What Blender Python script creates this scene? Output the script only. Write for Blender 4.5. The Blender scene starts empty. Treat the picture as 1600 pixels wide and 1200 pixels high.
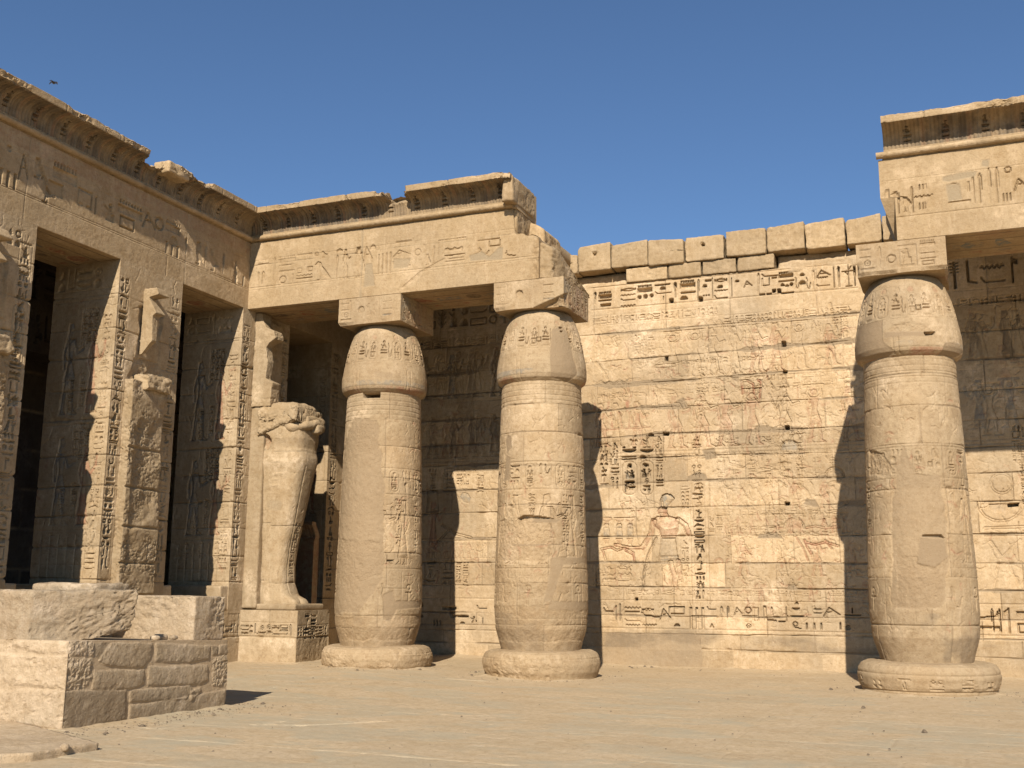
import bpy, math, random
import numpy as np
R_ = math.radians
# ------------------------------------------------------------------ camera
EYE = np.array([0.0, 0.0, 1.6]); FPX = 1722.0; KD = 0.0188; FCAL = 1734.7
PIT, ROL, YAW = 0.185683, 0.00759552, -0.389425391
def cam_rows():
    cy, sy, cp, sp, cr, sr = math.cos(YAW), math.sin(YAW), math.cos(PIT), math.sin(PIT), math.cos(ROL), math.sin(ROL)
    f = np.array([sy*cp, cy*cp, sp]); r = np.array([cy, -sy, 0.0]); u = np.cross(r, f)
    return np.array([cr*r+sr*u, -sr*r+cr*u, f])
CM = cam_rows()
from mathutils import Matrix, Vector
S = bpy.context.scene
COL = S.collection
cd = bpy.data.cameras.new('camera'); cam = bpy.data.objects.new('camera', cd); COL.objects.link(cam)
cd.sensor_width = 36; cd.lens = FPX*36/1600; cd.clip_end = 3000; cd.clip_start = .05
m4 = Matrix.Identity(4)
for i in range(3):
    m4[i][0] = CM[0][i]; m4[i][1] = CM[1][i]; m4[i][2] = -CM[2][i]; m4[i][3] = EYE[i]
cam.matrix_world = m4
S.camera = cam
# ------------------------------------------------------------------ light
SUN_AZ = R_(12.7); SUN_EL = R_(35.6)         # light travels towards +Y turned to -X
dirv = Vector((-math.sin(SUN_AZ)*math.cos(SUN_EL), math.cos(SUN_AZ)*math.cos(SUN_EL), -math.sin(SUN_EL)))
ld = bpy.data.lights.new('sun', 'SUN'); ld.energy = 4.7; ld.angle = R_(.5); ld.color = (1, .94, .85)
sun = bpy.data.objects.new('sun', ld); COL.objects.link(sun)
sun.rotation_euler = dirv.to_track_quat('-Z', 'Y').to_euler()
W = bpy.data.worlds.new("World"); S.world = W; W.use_nodes = True
wn = W.node_tree.nodes; wl = W.node_tree.links
sk = wn.new('ShaderNodeTexSky'); sk.sky_type = 'NISHITA'; sk.sun_disc = False
sk.sun_elevation = SUN_EL
tos = -dirv; sk.sun_rotation = math.atan2(tos.x, tos.y)
sk.altitude = 100; sk.air_density = 1.0; sk.dust_density = 0; sk.ozone_density = 6.5
wl.new(sk.outputs[0], wn['Background'].inputs[0]); wn['Background'].inputs[1].default_value = .08
S.view_settings.view_transform = 'Standard'; S.view_settings.look = 'None'
S.view_settings.exposure = 0.42; S.view_settings.gamma = 1
S.cycles.max_bounces = 6; S.cycles.diffuse_bounces = 1
# ------------------------------------------------------------------ helpers: pixels measured in the photo -> points on real planes
def ray(x, y):
    x -= 800.0; y -= 600.0; s = 1+KD*(x*x+y*y)/1e6
    return CM.T @ np.array([x*s/FCAL, -y*s/FCAL, 1.0])
def hit(x, y, ax, val):
    d = ray(x, y); return EYE+(val-EYE[ax])/d[ax]*d
# noise ------------------------------------------------------------
_T = {}
def _tab(seed, n=64):
    if seed not in _T: _T[seed] = np.random.RandomState(seed).rand(n, n).astype(np.float32)
    return _T[seed]
def vn(U, V, f, seed):
    t = _tab(seed); x = U*f+seed*7.31; y = V*f+seed*3.77
    xi = np.floor(x).astype(np.int32); yi = np.floor(y).astype(np.int32); fx = x-xi; fy = y-yi
    fx = fx*fx*(3-2*fx); fy = fy*fy*(3-2*fy); a = xi & 63; b = yi & 63; a1 = (a+1) & 63; b1 = (b+1) & 63
    return ((t[b, a]*(1-fx)+t[b, a1]*fx)*(1-fy)+(t[b1, a]*(1-fx)+t[b1, a1]*fx)*fy)*2-1
def fbm(U, V, f, seed, o=4, g=.5):
    r = 0; a = 1; s = 0
    for k in range(o): r = r+a*vn(U, V, f*2.03**k, seed+k); s += a; a *= g
    return r/s
_T3 = {}
def vn3(P, f, seed):
    if seed not in _T3: _T3[seed] = np.random.RandomState(seed+999).rand(32, 32, 32).astype(np.float32)
    t = _T3[seed]; q = P*f+seed*5.13; i = np.floor(q).astype(np.int32); w = q-i; w = w*w*(3-2*w)
    a = i & 31; b = (i+1) & 31; r = 0
    for dx in (0, 1):
        for dy in (0, 1):
            for dz in (0, 1):
                k = t[(b if dx else a)[:, 0], (b if dy else a)[:, 1], (b if dz else a)[:, 2]]
                r = r+k*(w[:, 0] if dx else 1-w[:, 0])*(w[:, 1] if dy else 1-w[:, 1])*(w[:, 2] if dz else 1-w[:, 2])
    return r*2-1
def fbm3(P, f, seed, o=4, g=.5):
    r = 0; a = 1; s = 0
    for k in range(o): r = r+a*vn3(P, f*2.03**k, seed+k); s += a; a *= g
    return r/s
# objects ------------------------------------------------------------
def tag(o, label=None, cat=None, group=None, kind=None):
    if label: o['label'] = label
    if cat: o['category'] = cat
    if group: o['group'] = group
    if kind: o['kind'] = kind
    return o
def thing(name, loc, label, cat, group=None):
    o = bpy.data.objects.new(name, None); COL.objects.link(o); o.location = loc; o.empty_display_size = .2
    return tag(o, label, cat, group)
def mesh_obj(name, co, quads, mat, parent=None, paint=None, tone=None, ngons=(), smooth=True, flatfrom=None):
    me = bpy.data.meshes.new(name)
    nq = len(quads); ng = [list(n) for n in ngons]; nl = nq*4+sum(len(n) for n in ng)
    me.vertices.add(len(co)); me.vertices.foreach_set('co', np.asarray(co, dtype=np.float32).ravel())
    li = np.concatenate([np.asarray(quads, dtype=np.int32).ravel()]+[np.array(n, dtype=np.int32) for n in ng]) if ng else np.asarray(quads, dtype=np.int32).ravel()
    ls = list(range(0, nq*4, 4)); p = nq*4
    for n in ng: ls.append(p); p += len(n)
    me.loops.add(nl); me.loops.foreach_set('vertex_index', li)
    me.polygons.add(nq+len(ng)); me.polygons.foreach_set('loop_start', np.array(ls, dtype=np.int32))
    me.update(calc_edges=True)
    sm = np.full(nq+len(ng), smooth)
    if flatfrom is not None: sm[flatfrom:] = False
    sm[nq:] = False
    me.polygons.foreach_set('use_smooth', sm)
    for nm, arr in (('paint', paint), ('tone', tone)):
        if arr is not None:
            a = me.attributes.new(nm, 'FLOAT_COLOR', 'POINT'); a.data.foreach_set('color', np.ascontiguousarray(arr, dtype=np.float32).ravel())
    me.validate()
    me.materials.append(mat)
    o = bpy.data.objects.new(name, me); COL.objects.link(o)
    if parent is not None:
        o.parent = parent; o.matrix_parent_inverse = Matrix.Translation(-Vector(parent.location))
    return o
# canvas: a height field in metres with pigment layers ------------------
def axis(*segs):
    out = []
    for a, b, r in segs:
        n = max(1, int(round((b-a)/r))); out.append(np.linspace(a, b, n, endpoint=False))
    out.append([segs[-1][1]])
    return np.concatenate(out)
class Cv:
    df = 1.0
    def __init__(s, u, v, S=None):
        s.u = np.asarray(u, float); s.v = np.asarray(v, float)
        s.H = np.zeros((len(v), len(u))); s.P = np.zeros((len(v), len(u), 4)); s.T = np.zeros((len(v), len(u), 4)); s.T[..., 0] = .5; s.T[..., 3] = 1; s.S = S
    def win(s, u0, u1, v0, v1):
        i0, i1 = np.searchsorted(s.u, (u0, u1)); j0, j1 = np.searchsorted(s.v, (v0, v1))
        U, V = np.meshgrid(s.u[i0:i1], s.v[j0:j1]); return (slice(j0, j1), slice(i0, i1)), U, V
    def all(s): return np.meshgrid(s.u, s.v)
def sseg(U, V, a, b):
    dx, dy = b[0]-a[0], b[1]-a[1]; L = dx*dx+dy*dy+1e-12
    t = np.clip(((U-a[0])*dx+(V-a[1])*dy)/L, 0, 1)
    return np.hypot(U-a[0]-t*dx, V-a[1]-t*dy)
def spoly(U, V, pts):
    d = None; ins = np.zeros(U.shape, bool); n = len(pts)
    for i in range(n):
        a, b = pts[i], pts[(i+1) % n]; e = sseg(U, V, a, b); d = e if d is None else np.minimum(d, e)
        if a[1] != b[1]:
            c = ((a[1] > V) != (b[1] > V)) & (U < (b[0]-a[0])*(V-a[1])/(b[1]-a[1])+a[0]); ins ^= c
    return np.where(ins, -d, d)
def arc(cx, cy, rx, ry, a0, a1, n=9):
    return [(cx+rx*math.cos(R_(a0+(a1-a0)*i/(n-1))), cy+ry*math.sin(R_(a0+(a1-a0)*i/(n-1)))) for i in range(n)]
def sdf(U, V, ops, f, sc):
    """ops in a unit or pixel space; f maps a point, sc is metres per unit for widths"""
    d = None
    for op in ops:
        k = op[0]
        if k == 'l':
            hw = max(op[1]*sc/2, .007); pts = [f(*p) for p in op[2]]; e = None
            for a, b in zip(pts[:-1], pts[1:]):
                q = sseg(U, V, a, b); e = q if e is None else np.minimum(e, q)
            e = e-hw
        elif k == 'p': e = spoly(U, V, [f(*p) for p in op[1]])
        elif k == 'c': c = f(op[1], op[2]); e = np.hypot(U-c[0], V-c[1])-op[3]*sc
        elif k == 'o': c = f(op[1], op[2]); e = np.abs(np.hypot(U-c[0], V-c[1])-op[3]*sc)-max(op[4]*sc/2, .007)
        d = e if d is None else np.minimum(d, e)
    return d
def apply(cv, w, d, depth, mode, paint=None, pv=.6):
    sl = w[0]
    if mode == 'deep': m = np.clip(.5-d/.010, 0, 1); cv.H[sl] -= depth*1.7*cv.df*m
    elif mode == 'line': m = np.exp(-(d/.013)**2); cv.H[sl] -= depth*1.5*cv.df*m; m = np.clip(.5-d/.02, 0, 1)
    elif mode == 'sunk': m = np.where(d < 0, np.exp(d/.035), np.clip(1-d/.010, 0, 1)); cv.H[sl] -= depth*1.6*cv.df*m; m = np.clip(.5-d/.02, 0, 1)
    elif mode == 'paint': m = np.clip(.5-d/.02, 0, 1)
    elif mode == 'raise': m = np.clip(.5-d/.016, 0, 1); cv.H[sl] += depth*m
    if paint is not None: cv.P[sl][..., paint] = np.maximum(cv.P[sl][..., paint], m*pv)
LENS = arc(.5, -.15, .62, .85, 38, 142, 9)+arc(.5, 1.15, .62, .85, 218, 322, 9)
GL = {
 'reed': [('l', .1, [(.5, 0), (.5, .6)]), ('p', [(.36, .45), (.25, .9), (.45, 1), (.72, .92), (.64, .45)])],
 'water': [('l', .16, [(0, .5)]+[(.06+.11*i, .68 if i % 2 == 0 else .32) for i in range(9)]+[(1, .5)])],
 'stroke': [('p', [(.35, 0), (.65, 0), (.65, 1), (.35, 1)])],
 'bar': [('p', [(0, .25), (1, .25), (1, .75), (0, .75)])],
 'mn': [('p', [(0, .05), (1, .05), (1, .62), (0, .62)])]+[('p', [(.04+.12*i, .72), (.1+.12*i, .72), (.1+.12*i, .98), (.04+.12*i, .98)]) for i in range(8)],
 'loaf': [('p', arc(.5, .1, .48, .8, 0, 180, 9))],
 'mouth': [('l', .14, LENS+[LENS[0]])],
 'lens': [('p', LENS)],
 'eye': [('l', .12, LENS+[LENS[0]]), ('c', .5, .5, .22)],
 'sun': [('o', .5, .5, .4, .13), ('c', .5, .5, .13)],
 'disc': [('c', .5, .5, .46)],
 'ring': [('o', .5, .5, .42, .15)],
 'basket': [('p', arc(.5, .85, .5, .75, 180, 360, 9))],
 'ankh': [('o', .5, .76, .19, .1), ('l', .12, [(.5, .55), (.5, 0)]), ('l', .12, [(.2, .5), (.8, .5)])],
 'owl': [('p', [(.3, .98), (.62, 1), (.66, .75), (.88, .45), (1, .12), (.78, .2), (.6, .16), (.4, .22), (.26, .5), (.3, .72)]), ('l', .07, [(.5, .2), (.46, 0), (.3, 0)]), ('l', .07, [(.62, .2), (.6, 0), (.45, 0)])],
 'quail': [('p', [(.12, .82), (.3, .98), (.42, .85), (.5, .68), (.8, .48), (1, .3), (.78, .28), (.55, .2), (.34, .3), (.24, .55), (.26, .76)]), ('l', .06, [(.45, .25), (.42, 0), (.3, 0)]), ('l', .06, [(.56, .25), (.56, 0), (.44, 0)])],
 'falcon': [('p', [(.1, .85), (.26, 1), (.42, .95), (.48, .75), (.72, .45), (1, .02), (.84, .04), (.6, .2), (.4, .22), (.26, .45), (.24, .75)]), ('l', .06, [(.45, .22), (.42, 0), (.26, 0)])],
 'viper': [('l', .13, [(0, .75), (.12, .5), (.3, .42), (.55, .42), (.72, .3), (1, .3)]), ('l', .1, [(.05, 1), (.1, .6)])],
 'cobra': [('l', .13, [(.2, .9), (.32, .7), (.2, .4), (.4, .12), (.7, .1), (.95, .5)])],
 'feather': [('p', [(.4, 0), (.6, 0), (.6, .5), (.8, .7), (.72, .96), (.45, 1), (.35, .8)])],
 'seated': [('c', .5, .86, .14), ('p', [(.4, .74), (.62, .74), (.72, .42), (.9, .38), (.92, .02), (.18, .02), (.22, .3), (.3, .4)]), ('l', .08, [(.3, .6), (.02, .75)])],
 'djed': [('l', .22, [(.5, 0), (.5, 1)])]+[('l', .09, [(.15, y), (.85, y)]) for y in (.6, .72, .84, .96)],
 'scarab': [('p', arc(.5, .42, .26, .42, 0, 360, 12)), ('c', .5, .9, .12)]+[('l', .06, [(.5+s*.25, y), (.5+s*.5, y+.15)]) for s in (-1, 1) for y in (.15, .4, .62)],
 'pool': [('l', .14, [(0, .1), (1, .1), (1, .9), (0, .9), (0, .1)])],
 'house': [('l', .13, [(.3, .08), (0, .08), (0, .92), (1, .92), (1, .08), (.7, .08)])],
 'stool': [('l', .16, [(.1, .1), (.9, .1), (.9, .9), (.1, .9), (.1, .1)])],
 'foot': [('l', .16, [(.3, 1), (.32, .2), (.9, .12)])],
 'arm': [('l', .14, [(0, .35), (.8, .35), (1, .6)]), ('l', .1, [(0, .35), (0, .7)])],
 'cane': [('l', .12, [(.42, 0), (.42, .88), (.55, 1), (.68, .86), (.68, .45)])],
 'flag': [('l', .1, [(.4, 0), (.4, 1)]), ('p', [(.4, .98), (.85, .88), (.85, .68), (.4, .78)])],
 'was': [('l', .08, [(.5, .05), (.5, .85)]), ('l', .08, [(.28, .75), (.5, .98), (.62, .85)]), ('l', .07, [(.38, 0), (.5, .08), (.62, 0)])],
 'throne': [('p', [(.1, 0), (.9, 0), (.9, .3), (.55, .3), (.55, .95), (.25, .95), (.25, .3), (.1, .3)])],
 'ka': [('l', .1, [(.05, 1), (.05, .15), (.95, .15), (.95, 1)])],
 'bee': [('p', arc(.6, .3, .35, .18, 0, 360, 10)), ('c', .18, .42, .14), ('p', [(.4, .42), (.62, .98), (.78, .9), (.6, .45)])],
 'sedge': [('l', .09, [(.5, 0), (.5, 1)]), ('l', .08, [(.5, .75), (.85, .95)]), ('l', .08, [(.5, .5), (.15, .7)]), ('l', .08, [(.2, .02), (.8, .02)])],
 'hills': [('p', [(0, 0), (0, .6), (.15, .9), (.3, .5), (.42, .5), (.55, .9), (.68, .5), (.8, .5), (.92, .9), (1, .6), (1, 0)])],
 'hoe': [('l', .11, [(0, .1), (.35, .95), (1, .25)]), ('l', .08, [(.2, .5), (.68, .55)])],
 'tri': [('p', [(.02, 0), (.16, 0), (.16, 1), (.02, 1)]), ('p', [(.42, 0), (.56, 0), (.56, 1), (.42, 1)]), ('p', [(.82, 0), (.96, 0), (.96, 1), (.82, 1)])],
 'dots3': [('c', .15, .5, .28), ('c', .5, .5, .28), ('c', .85, .5, .28)],
 'sled': [('l', .16, [(0, .8), (.15, .3), (1, .3)])],
 'triangle': [('p', [(.5, 1), (.15, .05), (.85, .05)])],
 'stick': [('c', .47, .92, .085), ('p', [(.3, .82), (.66, .82), (.6, .6), (.62, .5), (.72, .36), (.3, .34), (.38, .58)]), ('l', .09, [(.46, .38), (.36, .02), (.2, .02)]), ('l', .09, [(.58, .38), (.66, .02), (.5, .02)]), ('l', .06, [(.32, .8), (.18, .6), (.02, .66)]), ('l', .06, [(.66, .8), (.78, .6), (.74, .46)])],
 'man': [('c', .5, .925, .1), ('p', [(.40, .99), (.54, 1), (.58, .93), (.5, .88), (.46, .82), (.36, .83)]), ('p', [(.32, .82), (.66, .82), (.61, .7), (.57, .56), (.42, .56), (.40, .7)]), ('p', [(.42, .57), (.58, .57), (.74, .37), (.32, .35)]), ('p', [(.36, .38), (.5, .38), (.38, .05), (.48, 0), (.24, 0), (.28, .06)]), ('p', [(.54, .38), (.69, .38), (.76, .05), (.92, 0), (.64, 0), (.67, .06)]), ('l', .085, [(.63, .79), (.76, .66), (.98, .70)]), ('l', .085, [(.35, .79), (.28, .66), (.32, .5)])],
 'robed': [('c', .5, .925, .1), ('p', [(.38, .99), (.56, .99), (.58, .9), (.5, .86), (.46, .74), (.36, .76)]), ('p', [(.36, .82), (.62, .82), (.6, .7), (.56, .56), (.7, .1), (.3, .1), (.42, .56), (.41, .7)]), ('p', [(.34, .11), (.44, .11), (.44, .05), (.54, 0), (.32, 0)]), ('p', [(.56, .11), (.66, .11), (.66, .05), (.78, 0), (.56, 0)]), ('l', .08, [(.6, .78), (.72, .62), (.9, .74), (.92, .86)]), ('l', .08, [(.38, .78), (.31, .64), (.4, .52)])],
 'bearer': [('c', .5, .86, .1), ('p', [(.34, .78), (.64, .78), (.58, .55), (.72, .3), (.34, .3), (.42, .55)]), ('p', [(.36, .32), (.48, .32), (.36, .05), (.46, 0), (.22, 0), (.27, .06)]), ('p', [(.56, .32), (.68, .32), (.7, .05), (.84, 0), (.6, 0), (.62, .06)]), ('l', .08, [(.6, .76), (.74, .82), (.7, .96)]), ('l', .08, [(.38, .76), (.26, .84), (.34, .96)]), ('p', [(.16, .95), (.84, .95), (.84, 1), (.16, 1)])],
 'manup': [('c', .47, .92, .085), ('p', [(.3, .82), (.66, .82), (.6, .6), (.78, .1), (.28, .1), (.38, .58)]), ('l', .07, [(.36, .1), (.3, .02), (.14, .02)]), ('l', .07, [(.66, .1), (.62, .02), (.48, .02)]), ('l', .06, [(.34, .8), (.14, .84), (.06, 1)]), ('l', .06, [(.64, .78), (.3, .62), (.1, .72)])],
}
WIDE = ['water', 'bar', 'mn', 'mouth', 'basket', 'viper', 'arm', 'hills', 'sled', 'lens', 'pool', 'hoe']
TALL = ['reed', 'ankh', 'owl', 'quail', 'falcon', 'feather', 'seated', 'djed', 'scarab', 'cane', 'flag', 'was', 'throne', 'ka', 'bee', 'sedge', 'foot', 'cobra']
SMALL = ['loaf', 'sun', 'disc', 'stool', 'loaf', 'ring', 'basket', 'triangle']
def gl(cv, name, u0, v0, u1, v1, depth, mode='deep', paint=None, flip=False, pv=.6):
    w, h = u1-u0, v1-v0; q = cv.win(u0-.06, u1+.06, v0-.06, v1+.06)
    if q is None: return
    f = (lambda x, y: (u0+(1-x)*w, v0+y*h)) if flip else (lambda x, y: (u0+x*w, v0+y*h))
    apply(cv, q, sdf(q[1], q[2], GL[name], f, min(w, h)), depth, mode, paint, pv)
def bx(cv, x0, y0, x1, y1):
    a = cv.S(x0, y1); b = cv.S(x1, y0); c = cv.S(x0, y0); d = cv.S(x1, y1)
    return (a[0]+c[0])/2, (a[1]+d[1])/2, (b[0]+d[0])/2, (b[1]+c[1])/2
def G(cv, name, x0, y0, x1, y1, depth=.05, mode='deep', paint=None, flip=False, pv=.6):
    gl(cv, name, *bx(cv, x0, y0, x1, y1), depth, mode, paint, flip, pv)
def PX(cv, ops, depth=.012, mode='line', paint=None, pv=.6, mpp=None):
    pts = []
    for op in ops:
        if op[0] == 'l': pts += op[2]
        elif op[0] == 'p': pts += op[1]
        else: pts += [(op[1]-op[3], op[2]-op[3]), (op[1]+op[3], op[2]+op[3])]
    uv = [cv.S(*p) for p in pts]; us = [p[0] for p in uv]; vs = [p[1] for p in uv]
    if mpp is None:
        a = cv.S(*pts[0]); b = cv.S(pts[0][0], pts[0][1]+10); mpp = math.hypot(a[0]-b[0], a[1]-b[1])/10
    q = cv.win(min(us)-.08, max(us)+.08, min(vs)-.08, max(vs)+.08)
    if q is None: return
    apply(cv, q, sdf(q[1], q[2], ops, cv.S, mpp), depth, mode, paint, pv)
def RL(cv, u0, v0, u1, v1, w=.012, depth=.012):
    q = cv.win(min(u0, u1)-.05, max(u0, u1)+.05, min(v0, v1)-.05, max(v0, v1)+.05)
    if q is None: return
    cv.H[q[0]] -= depth*np.exp(-(sseg(q[1], q[2], (u0, v0), (u1, v1))/w)**2)
def col_text(cv, u0, u1, v1, v0, depth, seed, mode='deep', lines=True, paint=None, dens=1.0):
    """a column of signs between u0..u1, filled from v1 down to v0"""
    rd = random.Random(seed); w = u1-u0; v = v1
    if lines: RL(cv, u0-.12*w, v0, u0-.12*w, v1, .009, .01); RL(cv, u1+.12*w, v0, u1+.12*w, v1, .009, .01)
    while v > v0+.2*w:
        k = rd.random(); fl = rd.random() < .5
        if k < .42: h = w*rd.choice((.22, .3, .34)); its = [(rd.choice(WIDE), 0, 1)]
        elif k < .6: h = w*.36; its = [(rd.choice(SMALL), 0, .38), (rd.choice(SMALL), .58, .98)]
        elif k < .68: h = w*.32; its = [('tri', .1, .9)]
        elif k < .85: h = w*.85; its = [(rd.choice(TALL), 0, .5), (rd.choice(TALL), .52, 1)]
        else: h = w*.8; its = [(rd.choice(TALL), .15, .85)]
        if v-h < v0: break
        if rd.random() < dens:
            for n, a, b in its: gl(cv, n, u0+a*w, v-h, u0+b*w, v, depth*rd.uniform(.8, 1.2), mode, paint, fl)
        v -= h+w*.13
def row_text(cv, u0, u1, v0, v1, depth, seed, mode='deep', lines=True, paint=None, dens=1.0):
    rd = random.Random(seed); h = v1-v0; u = u0
    if lines: RL(cv, u0, v0-.15*h, u1, v0-.15*h, .009, .01); RL(cv, u0, v1+.15*h, u1, v1+.15*h, .009, .01)
    while u < u1-.3*h:
        k = rd.random(); fl = rd.random() < .5
        if k < .4: w = h*rd.uniform(.35, .5); its = [(rd.choice(TALL), 0, 1)]
        elif k < .75:
            w = h*.8; n = rd.choice((2, 3)); its = [(rd.choice(WIDE+SMALL[:2]), i/n, (i+.75)/n) for i in range(n)]
        else: w = h*.42; its = [(rd.choice(SMALL), .55, .95), (rd.choice(SMALL), 0, .42)]
        if u+w > u1: break
        if rd.random() < dens:
            for n, a, b in its: gl(cv, n, u, v0+a*h, u+w, v0+b*h, depth*rd.uniform(.8, 1.2), mode, paint, fl)
        u += w+h*.13
def wear(cv, H0, lo, seed, f=1.1, blur=.5, keep=()):
    """erosion: carving is shallower where the face has weathered, and its edges are softened"""
    U, V = cv.all(); D = cv.H-H0; m = np.clip(lo+(1-lo)*(.55+1.9*fbm(U, V, f, seed, 5, .6)), lo*.6, 1)
    for a_, b_, c_, d_ in keep:
        e = np.maximum(np.abs(U-(a_+c_)/2)-(c_-a_)/2, np.abs(V-(b_+d_)/2)-(d_-b_)/2); m = np.maximum(m, np.clip(1-e/.15, 0, 1)*.95)
    D = D*m
    B = D.copy(); B[1:-1, 1:-1] = (D[1:-1, 1:-1]*2+D[:-2, 1:-1]+D[2:, 1:-1]+D[1:-1, :-2]+D[1:-1, 2:])/6
    k = blur*np.clip(.6+1.5*fbm(U, V, f*1.7, seed+8, 3), .2, 1); cv.H = H0+D*(1-k)+B*k
def clutter(cv, u0, v0, u1, v1, n, seed, depth=.012, L=.22):
    """worn shallow relief: broken outlines of limbs, garments and signs"""
    rd = random.Random(seed)
    for k in range(n):
        x = rd.uniform(u0, u1); y = rd.uniform(v0, v1); l = L*rd.uniform(.4, 1.5); t = rd.random()
        if t < .45: a = math.pi/2+rd.uniform(-.5, .5)
        elif t < .7: a = rd.choice((.05, -.05, .3, -.3))
        else: a = rd.uniform(0, 3.14)
        bend = rd.uniform(-.35, .35)*l; dx, dy = math.cos(a)*l, math.sin(a)*l
        pts = [(x, y), (x+dx*.5-dy*bend/l, y+dy*.5+dx*bend/l), (x+dx, y+dy)]
        q = cv.win(min(p[0] for p in pts)-.04, max(p[0] for p in pts)+.04, min(p[1] for p in pts)-.04, max(p[1] for p in pts)+.04)
        if q[1].size == 0: continue
        d = np.minimum(sseg(q[1], q[2], pts[0], pts[1]), sseg(q[1], q[2], pts[1], pts[2]))
        dd = depth*rd.uniform(.5, 1.3); cv.H[q[0]] -= dd*np.exp(-(d/.011)**2)
        if rd.random() < .12: cv.P[q[0]][..., 0] = np.maximum(cv.P[q[0]][..., 0], .45*np.exp(-(d/.02)**2))
def cartouche(cv, u0, v0, u1, v1, depth, seed, mode='deep', paint=None):
    w, h = u1-u0, v1-v0; r = min(w, h)*.42; q = cv.win(u0-.05, u1+.05, v0-.05, v1+.05)
    if q is None: return
    cx, cy = (u0+u1)/2, (v0+v1)/2; hx, hy = w/2-r, h/2-r
    d = np.hypot(np.maximum(np.abs(q[1]-cx)-hx, 0), np.maximum(np.abs(q[2]-cy)-hy, 0))-r
    cv.H[q[0]] -= depth*.5*np.exp(-((d)/.012)**2)
    if h > w: gl(cv, 'disc', cx-w*.16, v1-w*.5, cx+w*.16, v1-w*.18, depth, mode); gl(cv, 'seated', u0+.2*w, v1-w*1.15, u0+.5*w, v1-w*.55, depth, mode, paint); gl(cv, 'seated', u0+.52*w, v1-w*1.15, u0+.82*w, v1-w*.55, depth, mode, paint, True); col_text(cv, u0+.22*w, u1-.22*w, v1-w*1.25, v0+.12*w, depth, seed, mode, False)
    else: row_text(cv, u0+.25*h, u1-.25*h, v0+.2*h, v1-.2*h, depth, seed, mode, False)
def rough(cv, q, mask, depth, seed, f=9.0):
    """broken, hacked stone inside a 0..1 mask"""
    n = np.abs(fbm(q[1], q[2], f, seed, 4, .6)); n2 = fbm(q[1], q[2], f*.35, seed+9, 3)
    cv.H[q[0]] -= mask*(depth*(.5+.5*n2)+depth*1.1*n)
    cv.T[q[0]][..., 2] = np.maximum(cv.T[q[0]][..., 2], mask*.5)
def rough_px(cv, pts, depth, seed, f=9.0, wob=.05, flatten=True):
    uv = [cv.S(*p) for p in pts]; us = [p[0] for p in uv]; vs = [p[1] for p in uv]
    q = cv.win(min(us)-.15, max(us)+.15, min(vs)-.15, max(vs)+.15)
    if q is None: return
    d = spoly(q[1], q[2], uv)+wob*fbm(q[1], q[2], 3.5, seed+3, 4, .6)
    m = np.clip(.5-d/.03, 0, 1)
    if flatten: cv.H[q[0]] = cv.H[q[0]]*(1-m)
    rough(cv, q, m, depth, seed, f)
def patch_px(cv, pts, seed, wob=.04, depth=.01, val=1.0, rgh=.002):
    """smooth modern mortar or plaster fill"""
    uv = [cv.S(*p) for p in pts]; us = [p[0] for p in uv]; vs = [p[1] for p in uv]
    q = cv.win(min(us)-.15, max(us)+.15, min(vs)-.15, max(vs)+.15)
    if q is None: return
    d = spoly(q[1], q[2], uv)+wob*fbm(q[1], q[2], 4, seed, 4, .55)
    m = np.clip(.5-d/.025, 0, 1)
    cv.H[q[0]] = cv.H[q[0]]*(1-m)+m*(-depth+rgh*fbm(q[1], q[2], 14, seed+5, 3))
    cv.P[q[0]][..., 2] = np.maximum(cv.P[q[0]][..., 2], m*val); cv.P[q[0]][..., :2] *= (1-m)[..., None]
def joint_h(cv, pts, gw=.012, gd=.03, mortar=.03, seed=1, chips=.5):
    """one bed joint through (u,v) points with irregular arrises and smeared mortar"""
    us = np.array([p[0] for p in pts]); vs = np.array([p[1] for p in pts]); o = np.argsort(us); us, vs = us[o], vs[o]
    q = cv.win(us[0], us[-1], vs.min()-.3, vs.max()+.3)
    if q is None: return
    _, U, V = q; L = np.interp(U, us, vs)+.012*fbm(U, V*0, 2.2, seed, 3)
    d = V-L; sp = mortar*np.clip(.42+2.0*fbm(U, U*0, 1.1, seed+20, 4, .6), 0.03, 2.2)
    up = sp*(.6+.8*np.abs(fbm(U, V, 6, seed+5, 3)))
    m = np.clip(.5-(np.abs(d)-up)/.014, 0, 1); cv.P[q[0]][..., 2] = np.maximum(cv.P[q[0]][..., 2], m*.92)
    cv.H[q[0]] = cv.H[q[0]]*(1-.8*m)-.008*m
    g = gd*np.clip(.55+1.2*fbm(U, U*0, 1.7, seed+40, 3), .1, 1.2)
    cv.H[q[0]] -= g*np.exp(-(d/gw)**2)
    c = np.clip(fbm(U, V, 5, seed+60, 3)*2.2-.9+chips*.5, 0, 1)*np.exp(-(d/.035)**2); cv.H[q[0]] -= .035*c
def joint_v(cv, u, v0, v1, gd=.025, seed=1, mortar=.012, gw=.010, dx=0):
    q = cv.win(u-.15-abs(dx), u+.15+abs(dx), v0, v1)
    if q is None: return
    _, U, V = q; L = u+dx*(V-v0)/(v1-v0)+.008*fbm(V, V*0, 3, seed, 3); d = U-L
    m = np.clip(.5-(np.abs(d)-mortar*(.4+abs(fbm(V, V*0, 4, seed+2, 2))*2))/.012, 0, 1)
    cv.P[q[0]][..., 2] = np.maximum(cv.P[q[0]][..., 2], m*.6); cv.H[q[0]] -= gd*np.exp(-(d/gw)**2)
def tone_block(cv, u0, u1, v0, v1, t, tilt=0):
    q = cv.win(u0, u1, v0, v1)
    if q is None: return
    cv.T[q[0]][..., 0] = t; cv.H[q[0]] += tilt
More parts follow.
